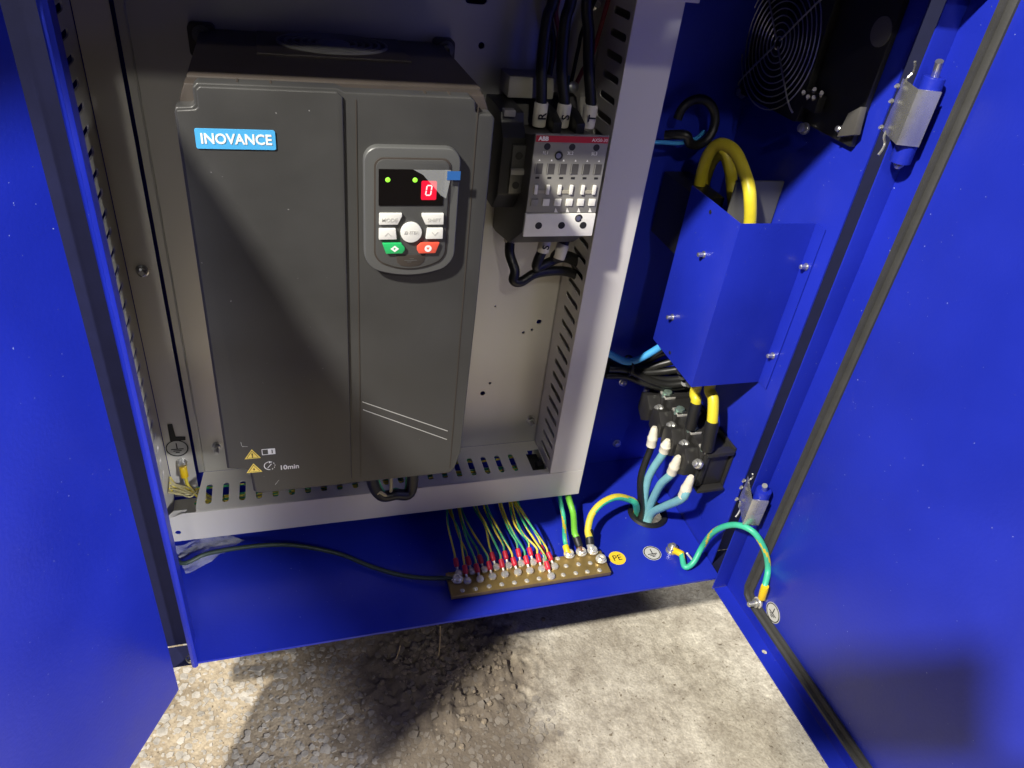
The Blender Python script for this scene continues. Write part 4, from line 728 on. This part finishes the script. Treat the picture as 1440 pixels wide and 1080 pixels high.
# parts seen in the open top of the cover
pl = MB().box(0.4400, 0.4955, 0.6300, 0.6330, -0.300, -0.2300).build('inner_panel', 'grey_plate', cv, bevel=0.0004)
bk_ = MB().box(0.4150, 0.4480, 0.655, 0.735, -0.330, -0.2575).build('circuit_breaker', 'black_plastic', bevel=0.001); tag(bk_, 'black device mostly hidden behind the blue cover where the yellow cables start', 'circuit breaker')
def ycab(pts, lab):
    return cable('yellow_cable', pts, 0.0064, 'cable_yellow', lab, group='yellow power cables', n=14, sub=10)
y1 = ycab([(0.4400, 0.692, -0.275), (0.4362, 0.6920, -0.2509), (0.4330, 0.6840, -0.2217), (0.4341, 0.6700, -0.2059), (0.4394, 0.6500, -0.2058), (0.4436, 0.6300, -0.2192), (0.4464, 0.6100, -0.2410), (0.4560, 0.607, -0.290), (0.4570, 0.607, -0.400), (0.4550, 0.6154, -0.4775), (0.4550, 0.6085, -0.4903), (0.4555, 0.606, -0.505)], 'yellow cable arching highest above the blue cover and dropping to the second terminal')
y2 = ycab([(0.4520, 0.700, -0.275), (0.4503, 0.7050, -0.2604), (0.4502, 0.7000, -0.2330), (0.4555, 0.6900, -0.2226), (0.4635, 0.6820, -0.2375), (0.4696, 0.6760, -0.2590), (0.4740, 0.630, -0.330), (0.4640, 0.590, -0.400), (0.4560, 0.5931, -0.4566), (0.4560, 0.5795, -0.4690), (0.4550, 0.5683, -0.4892), (0.4550, 0.566, -0.500)], 'yellow cable with the lower arch, dropping to the nearest terminal')
sleeve(y1, (0.4550, 0.6068, -0.4933), (0.4550, 0.603, -0.530), 0.0070, 'shrink_black', 'heat_shrink'); sleeve(y2, (0.4550, 0.5675, -0.4907), (0.4560, 0.562, -0.530), 0.0078, 'shrink_black', 'heat_shrink')
for p in ((0.4377, 0.6590, -0.2052), (0.4385, 0.6530, -0.2054), (0.4399, 0.6470, -0.2077), (0.4414, 0.6420, -0.2111), (0.4438, 0.6380, -0.2155), (0.4442, 0.6320, -0.2199), (0.4451, 0.6260, -0.2258), (0.4455, 0.6190, -0.2320)):
    p = V(*p); q_ = p - p.normalized()*0.0062; m2 = MB(); m2.lathe(q_, -p, [(0.0007, -0.0006), (0.0007, 0.0003)], 6); m2.build('print_mark', 'print_black', y1)
# terminal block: four poles stepping back along the right wall
tb = thing('terminal_block', 'black four-pole power terminal block on the right wall below the cover', 'terminal block', (0.475, 0.63, -0.592))
MB().box(0.4930, XR-0.0008, 0.5600, 0.735, -0.5960, -0.5310).build('mounting_rail', 'terminal_plastic', tb, bevel=0.0008)
for k in range(5):
    y = 0.5655 + 0.0362*k
    barr = [(0.4920, -0.5920), (0.4560, -0.5920), (0.4545, -0.5890), (0.4540, -0.5400), (0.4565, -0.5330), (0.4920, -0.5330)]
    MB().prism(barr, 'y', y-0.0022, y+0.0022).build('barrier', 'terminal_plastic', tb, bevel=0.0008)
for k in range(4):
    y = 0.5655 + 0.0362*k
    MB().box(0.4580, 0.4925, y+0.0028, y+0.0335, -0.5860, -0.5370).build('pole_body', 'terminal_plastic', tb, bevel=0.0010)
    MB().prism([(y+0.0026, -0.5560), (y+0.0160, -0.5420), (y+0.0330, -0.5480), (y+0.0330, -0.5740), (y+0.0170, -0.5840), (y+0.0026, -0.5740)], 'x', 0.4400, 0.4578).build('clamp_shield', 'terminal_plastic', tb, bevel=0.0014)
    m2 = MB(); m2.lathe((0.4470, y-0.006, -0.5480), (-1,-0.2,0.5), [(0.0062, -0.004), (0.0062, 0), (0.0040, 0.0018), (0.0038, 0.0048), (0.0022, 0.0054)], 12); m2.build('clamp_screw', 'zinc_bright', tb)
    if k < 3 or True:
        m2 = MB(); m2.lathe((0.4620, y+0.005, -0.5345), (0,0,1), [(0.0074, -0.004), (0.0074, 0.0010), (0.0054, 0.0014), (0.0054, 0.0050), (0.0030, 0.0056)], 8); m2.build('top_nut', 'iridescent', tb)
        MB().box(0.4555, 0.4700, y-0.0035, y+0.0130, -0.5370, -0.5340).build('busbar', 'tin', tb, bevel=0.0006)
# near end plate with a deep pocket
ep = MB(); ep.box(0.4560, 0.4920, 0.5560, 0.5630, -0.5380, -0.5325); ep.box(0.4560, 0.4630, 0.5600, 0.5630, -0.5870, -0.5385); ep.box(0.4560, 0.4920, 0.5530, 0.5630, -0.5920, -0.5875)
ep.build('end_plate', 'terminal_plastic', tb, bevel=0.0008)
# outgoing cables to the grommet
gx, gy = 0.4495, 0.629
for k, (mt, lab, lg, gxo, gyo, via) in enumerate((('wire_ltblue', 'light blue cable from the nearest terminal, lowest of the fan', 0, 0.000, -0.010, (0.4441, 0.5900, -0.6473)), ('wire_ltblue', 'light blue cable from the second terminal', 1, -0.002, -0.002, (0.4383, 0.6050, -0.6242)),
                                                 ('wire_ltblue', 'light blue cable from the third terminal, curving left', 2, -0.007, 0.004, (0.4355, 0.6300, -0.6329)), ('wire_black', 'black cable from the rearmost terminal into the grommet', 3, -0.012, 0.000, (0.4271, 0.6350, -0.6362)))):
    heads = ((0.4360, 0.5486, -0.5602), (0.4360, 0.5833, -0.5592), (0.4360, 0.6137, -0.5585), (0.4360, 0.6481, -0.5656)); ends_ = ((0.4360, 0.5512, -0.5903), (0.4360, 0.5861, -0.5837), (0.4360, 0.6143, -0.5730), (0.4360, 0.6448, -0.5890))
    h, e = V(*heads[k]), V(*ends_[k]); d = (e-h).normalized()
    c = cable('terminal_cable', [tuple(h+d*0.01), tuple(e+d*0.004), via, (gx+gxo, gy+gyo, -0.690), (gx+gxo*0.6, gy+gyo*0.6+0.002, -0.730)], 0.0053 if k < 3 else 0.0046, mt, lab, group='cables from the terminal block to the grommet', n=12)
    m2 = MB(); L_ = (e-h).length; m2.lathe(h-d*0.004, d, [(0.0030, 0), (0.0044, 0.003), (0.0054, L_*0.36), (0.0058, L_*0.58), (0.0068, L_*0.66), (0.0068, L_*0.80), (0.0065, L_*0.83), (0.0066, L_+0.005), (0.0056, L_+0.006)], 14); m2.build('insulating_sleeve', 'sleeve_white', c)
m2 = MB(); m2.lathe((gx-0.006, gy+0.006, -0.705), (0.1,0,1), [(0.0062, 0), (0.0066, 0.003), (0.0064, 0.018), (0.0050, 0.020)], 12); o = m2.build('cable_sleeve', 'sleeve_white'); tag(o, 'cream cable sleeve standing inside the grommet among the cables', 'sleeve')
# black cable bundle at the back, blue cable on top, cable tie
runs = [[(0.3761, 0.7150, -0.5043), (0.4030, 0.7120, -0.5099), (0.4282, 0.7050, -0.5093), (0.4512, 0.6950, -0.4965), (0.4684, 0.6850, -0.4835), (0.455, 0.668, -0.470)], [(0.3762, 0.7120, -0.5111), (0.4028, 0.7100, -0.5130), (0.4317, 0.7000, -0.5118), (0.4572, 0.6920, -0.5061), (0.4775, 0.6820, -0.4964), (0.463, 0.668, -0.490)],
        [(0.3795, 0.7100, -0.5167), (0.4033, 0.7060, -0.5136), (0.4320, 0.6980, -0.5172), (0.4647, 0.6900, -0.5188), (0.4879, 0.6820, -0.5118), (0.470, 0.670, -0.500)], [(0.3802, 0.7160, -0.4976), (0.4112, 0.7160, -0.5121), (0.4356, 0.7120, -0.5056), (0.4472, 0.7020, -0.4877), (0.4578, 0.6900, -0.4720), (0.450, 0.668, -0.455)],
        [(0.3818, 0.7060, -0.5164), (0.4084, 0.7020, -0.5169), (0.4317, 0.6940, -0.5234), (0.4613, 0.6880, -0.5297), (0.4867, 0.6800, -0.5227), (0.478, 0.672, -0.512)], [(0.3826, 0.7040, -0.5040), (0.4070, 0.7000, -0.5054), (0.4366, 0.6920, -0.5179), (0.4627, 0.6840, -0.5224), (0.4858, 0.6760, -0.5153), (0.476, 0.660, -0.505)]]
for k, pts in enumerate(runs):
    cable('black_cable', pts, 0.0050 if k != 3 else 0.0040, 'wire_black', 'glossy black cable behind the blue cover, %s of the bundle' % ('second from the top', 'third from the top', 'fourth from the top', 'thinnest and topmost', 'lowest', 'second from the bottom')[k], group='black cable bundle behind the cover', n=12)
cable('blue_cable', [(0.3696, 0.7050, -0.4757), (0.3802, 0.7000, -0.4807), (0.3979, 0.6960, -0.4889), (0.4103, 0.6920, -0.4861), (0.4217, 0.6860, -0.4744), (0.4330, 0.6800, -0.4598), (0.440, 0.668, -0.440)], 0.0046, 'wire_blue', 'bright blue cable lying on the black cable bundle', n=12)
m2 = MB(); c0 = V(*(0.4065, 0.6980, -0.4974)); n = 20
m2.rings([[tuple(c0 + V(0.0015*s_, 0.0115*r_*math.cos(6.28319*j/n), 0.0125*r_*math.sin(6.28319*j/n))) for j in range(n)] for s_, r_ in ((-1, 1), (-1, 1.12), (1, 1.12), (1, 1), (-1, 1))], cap=False)
o = m2.build('cable_tie', 'black_plastic'); tag(o, 'black cable tie round the blue cable and the bundle', 'cable tie')
# coil and stray blue wire in the dark upper corner
cc = V(*(0.4285, 0.7120, -0.1961)); pts = [tuple(cc + V(0.020*math.cos(a), 0.010*math.sin(a*0.5), 0.022*math.sin(a))) for a in [math.radians(-150+30*k) for k in range(12)]]
cable('black_cable', [(0.3942, 0.7150, -0.2114)] + pts, 0.0050, 'wire_black', 'black cable coiled in the dark corner above the yellow cables', n=10)
cable('blue_wire', [(0.3689, 0.7000, -0.2148), (0.3836, 0.7000, -0.2145), (0.4075, 0.7050, -0.2163), (0.4300, 0.7120, -0.2134), (0.4461, 0.7250, -0.2093)], 0.0022, 'wire_blue', 'dim blue wire under the coiled black cable', 'wire', n=8)
# fan with wire guard on the right wall
fn = thing('cooling_fan', 'black cooling fan with round wire guard on the right wall', 'fan', (0.49, 0.688, -0.18))
fy, fz, fx = 0.684, -0.1095, 0.4860
fpn = MB().box(0.4905, 0.4962, 0.5515, 0.7400, -0.1690, -0.0140).build('mounting_panel', 'black_plastic', fn, bevel=0.0008)
m2 = MB(); m2.lathe((0.4905, 0.5640, -0.0760), (-1,0,0), [(0.0120, -0.001), (0.0120, 0.0006), (0.0105, 0.0008)], 24); m2.build('knockout', 'grey_plate', fpn)
sheet('fan_frame', rrect(fy-0.060, fy+0.0515, fz-0.060, fz+0.060, 0.006), [circ(fy, fz, 0.0565, 32)], (fx, 0, 0), (0,1,0), (0,0,1), 0.008, 'black_plastic', fn, bevel=0.0008)
m2 = MB(); m2.lathe((fx+0.003, fy, fz), (-1,0,0), [(0.022, 0), (0.022, 0.003), (0.019, 0.0045)], 24); hub = m2.build('hub', 'black_plastic', fn)
for k in range(7):
    a0 = 2*math.pi*k/7; m2 = MB(); rg = []
    for r in (0.020, 0.034, 0.050):
        w_ = 0.008+0.2*(r-0.02); rg.append([(fx+0.002+dx, fy+r*math.cos(a0+da)-0, fz+r*math.sin(a0+da)) for dx, da in ((0.0018, -w_/r), (-0.0022, w_/r), (-0.0014, w_/r), (0.0026, -w_/r))])
    m2.rings(rg); m2.build('blade', 'black_plastic', hub)
for k in range(10):
    r = 0.006+0.0062*k; m2 = MB(); n = 40; pts = [(fx-0.0075, fy+r*math.cos(6.28319*j/n), fz+r*math.sin(6.28319*j/n)) for j in range(n+1)]; m2.tube(pts, 0.0007, 5, 1, cap=False); m2.build('guard_ring', 'steel', fn)
for k, a in enumerate((45, 135, 225, 315)):
    ca, sa = math.cos(math.radians(a)), math.sin(math.radians(a)); m2 = MB(); m2.tube([(fx-0.0090, fy+0.004*ca, fz+0.004*sa), (fx-0.0090, fy+0.060*ca, fz+0.060*sa), (fx-0.0055, fy+0.074*ca, fz+0.074*sa)], 0.0010, 6, 2); m2.build('guard_spoke', 'steel', fn)
for (px, mt) in (((0.4880, 0.6159, -0.1722), 'steel'), ((0.4880, 0.7346, -0.1697), 'steel')):
    m2 = MB(); m2.lathe(px, (-1,-0.2,0.2), [(0.0058, 0), (0.0058, 0.0014), (0.0046, 0.0016), (0.0044, 0.0065), (0.0026, 0.0074)], 12); m2.build('screw', mt, fn)
# bracket with a stud, and the terminal studs that catch the light under the guard
bt = thing('wall_bracket', 'dark bracket with a bright stud between the fan and the upper hinge', 'bracket', (0.49, 0.555, -0.17))
MB().prism([(0.5640, -0.1640), (0.5600, -0.1420), (0.5480, -0.1330), (0.5440, -0.1560)], 'x', 0.4830, 0.4900).build('bracket_plate', 'dark_grey_plastic', bt, bevel=0.0006)
m2 = MB(); m2.lathe((0.4900, 0.5691, -0.1593), (-1,-0.3,0.3), [(0.0040, 0), (0.0040, 0.0008), (0.0026, 0.001), (0.0026, 0.0070), (0.0016, 0.0076)], 12); m2.build('stud', 'steel', bt)
tt = thing('brass_terminals', 'cluster of small brass fan terminals below the wire guard', 'terminals', V(*(0.4780, 0.6104, -0.1406)))
for p in ((0.4780, 0.6217, -0.1410), (0.4780, 0.6137, -0.1428), (0.4780, 0.6080, -0.1349), (0.4780, 0.5968, -0.1352), (0.4780, 0.6055, -0.1413)):
    m2 = MB(); m2.lathe(p, (-0.5,-0.6,0.4), [(0.0014, -0.006), (0.0014, 0.002), (0.0022, 0.0022), (0.0018, 0.0036)], 8); m2.build('pin', 'tin', tt)
MB().box(0.4795, 0.4880, 0.600, 0.632, -0.153, -0.138).build('carrier', 'black_plastic', tt, bevel=0.0008)

# clear plastic bag lying at the left of the floor
from mathutils import noise as _nz
m2 = bmesh.new(); c0, c1, c2, c3 = V(*(-0.1523, 0.6673, -0.6970)), V(*(-0.1366, 0.6211, -0.6970)), V(*(-0.0728, 0.6582, -0.6900)), V(*(-0.1094, 0.6762, -0.6900)); gg = []
for i in range(15):
    row = []
    for j in range(15):
        u, v = i/14, j/14; p = (c0*(1-u)+c3*u)*(1-v) + (c1*(1-u)+c2*u)*v
        p = p + V(0, 0, 0.0045*(1+_nz.noise(p*70)) + 0.003*_nz.noise(p*160)); row.append(m2.verts.new(p))
    gg.append(row)
for i in range(14):
    for j in range(14): m2.faces.new((gg[i][j], gg[i+1][j], gg[i+1][j+1], gg[i][j+1]))
me = bpy.data.meshes.new('plastic_bag'); m2.to_mesh(me); m2.free(); o = link('plastic_bag', me, 'bag_film', None, 20); tag(o, 'clear crumpled plastic bag at the left of the cabinet floor', 'plastic bag')

# ================================================================== THE PERSON HOLDING THE PHONE (out of view, posed and shaped to block the lamps)
Mi = M.to_3x3(); back = Mi @ V(0, 0, 1); right = Mi @ V(1, 0, 0); up = Mi @ V(0, 1, 0)
pc = back*0.006 - right*0.055 + up*0.020
mm = Matrix((right, up, back)).transposed().to_4x4(); mm.translation = pc
o = MB().box(-0.078, 0.078, -0.038, 0.038, -0.004, 0.004, mm).build('phone', 'black_plastic', bevel=0.002); tag(o, 'black phone held level at the cabinet opening', 'phone')
o['group'] = 'phone'
BX, BY = 0.57, -0.44
def J(x, y, z): return V(x, y, z)
jt = [  # joint, parent, radius
    (J(0.715, BY, 0.01), None, 0.110), (J(0.615, BY+0.01, 0.235), 0, 0.140), (J(0.605, BY+0.05, 0.41), 1, 0.165), (J(0.59, BY+0.08, 0.54), 2, 0.10), (J(0.555, BY+0.11, 0.62), 3, 0.052), (J(0.545, BY+0.14, 0.70), 4, 0.075), (J(0.54, BY+0.15, 0.80), 5, 0.085),
    (J(0.41, BY+0.09, 0.50), 3, 0.060), (J(0.17, -0.37, 0.05), 7, 0.052), (J(0.085, -0.15, 0.035), 8, 0.040), (J(0.072, -0.068, 0.050), 9, 0.030),
    (J(0.73, BY+0.05, 0.50), 3, 0.060), (J(0.60, -0.24, 0.33), 11, 0.048), (J(0.20, -0.13, 0.13), 12, 0.032), (J(0.10, -0.07, 0.085), 13, 0.028),
    (J(0.635, BY-0.02, -0.10), 0, 0.090), (J(0.61, BY+0.02, -0.44), 15, 0.066), (J(0.60, BY-0.06, -0.79), 16, 0.050), (J(0.58, BY+0.08, -0.825), 17, 0.036),
    (J(0.765, BY, -0.08), 0, 0.092), (J(0.735, BY+0.04, -0.42), 19, 0.066), (J(0.72, BY-0.03, -0.79), 20, 0.050), (J(0.75, BY+0.10, -0.825), 21, 0.036)]
me = bpy.data.meshes.new('person'); me.from_pydata([j[0] for j in jt], [(j[1], i) for i, j in enumerate(jt) if j[1] is not None], [])
o = bpy.data.objects.new('person', me); col.objects.link(o); me.materials.append(m_('cloth_dark'))
sk = o.modifiers.new('skin', 'SKIN'); sk.use_smooth_shade = True
for v_, j in zip(me.skin_vertices[0].data, jt): v_.radius = (j[2], j[2])
me.skin_vertices[0].data[0].use_root = True
ss = o.modifiers.new('sub', 'SUBSURF'); ss.levels = ss.render_levels = 2
tag(o, 'unseen person in dark clothes holding out a phone, posed to cast shadows', 'person')
def hand(wr, dirv, side, nm):
    # palm and five curled fingers round the phone edge
    hb = MB(); wr = V(*wr); d = V(*dirv).normalized(); s_ = (up*side).normalized()
    hb.tube([wr-d*0.02, wr+d*0.03, wr+d*0.055], lambda t: 0.026-0.006*t, 10, 4)
    for k in range(4):
        b0 = wr + d*0.045 + up*(0.024-0.016*k); ln = (0.9, 1.05, 1.0, 0.8)[k]
        hb.tube([b0, b0+d*0.026*ln+back*0.010, b0+d*0.046*ln+back*0.004, b0+d*0.052*ln-back*0.010], 0.0085, 8, 4)
    hb.tube([wr+d*0.01+up*0.02, wr+d*0.035+up*0.042, wr+d*0.060+up*0.046], 0.010, 8, 4)
    hb.build('hand', 'skin', o, smooth=60)
hand(J(0.070, -0.062, 0.050), -right - up*0.5, 1, 'a'); hand(J(0.095, -0.068, 0.080), -right - up*0.4, 1, 'b')
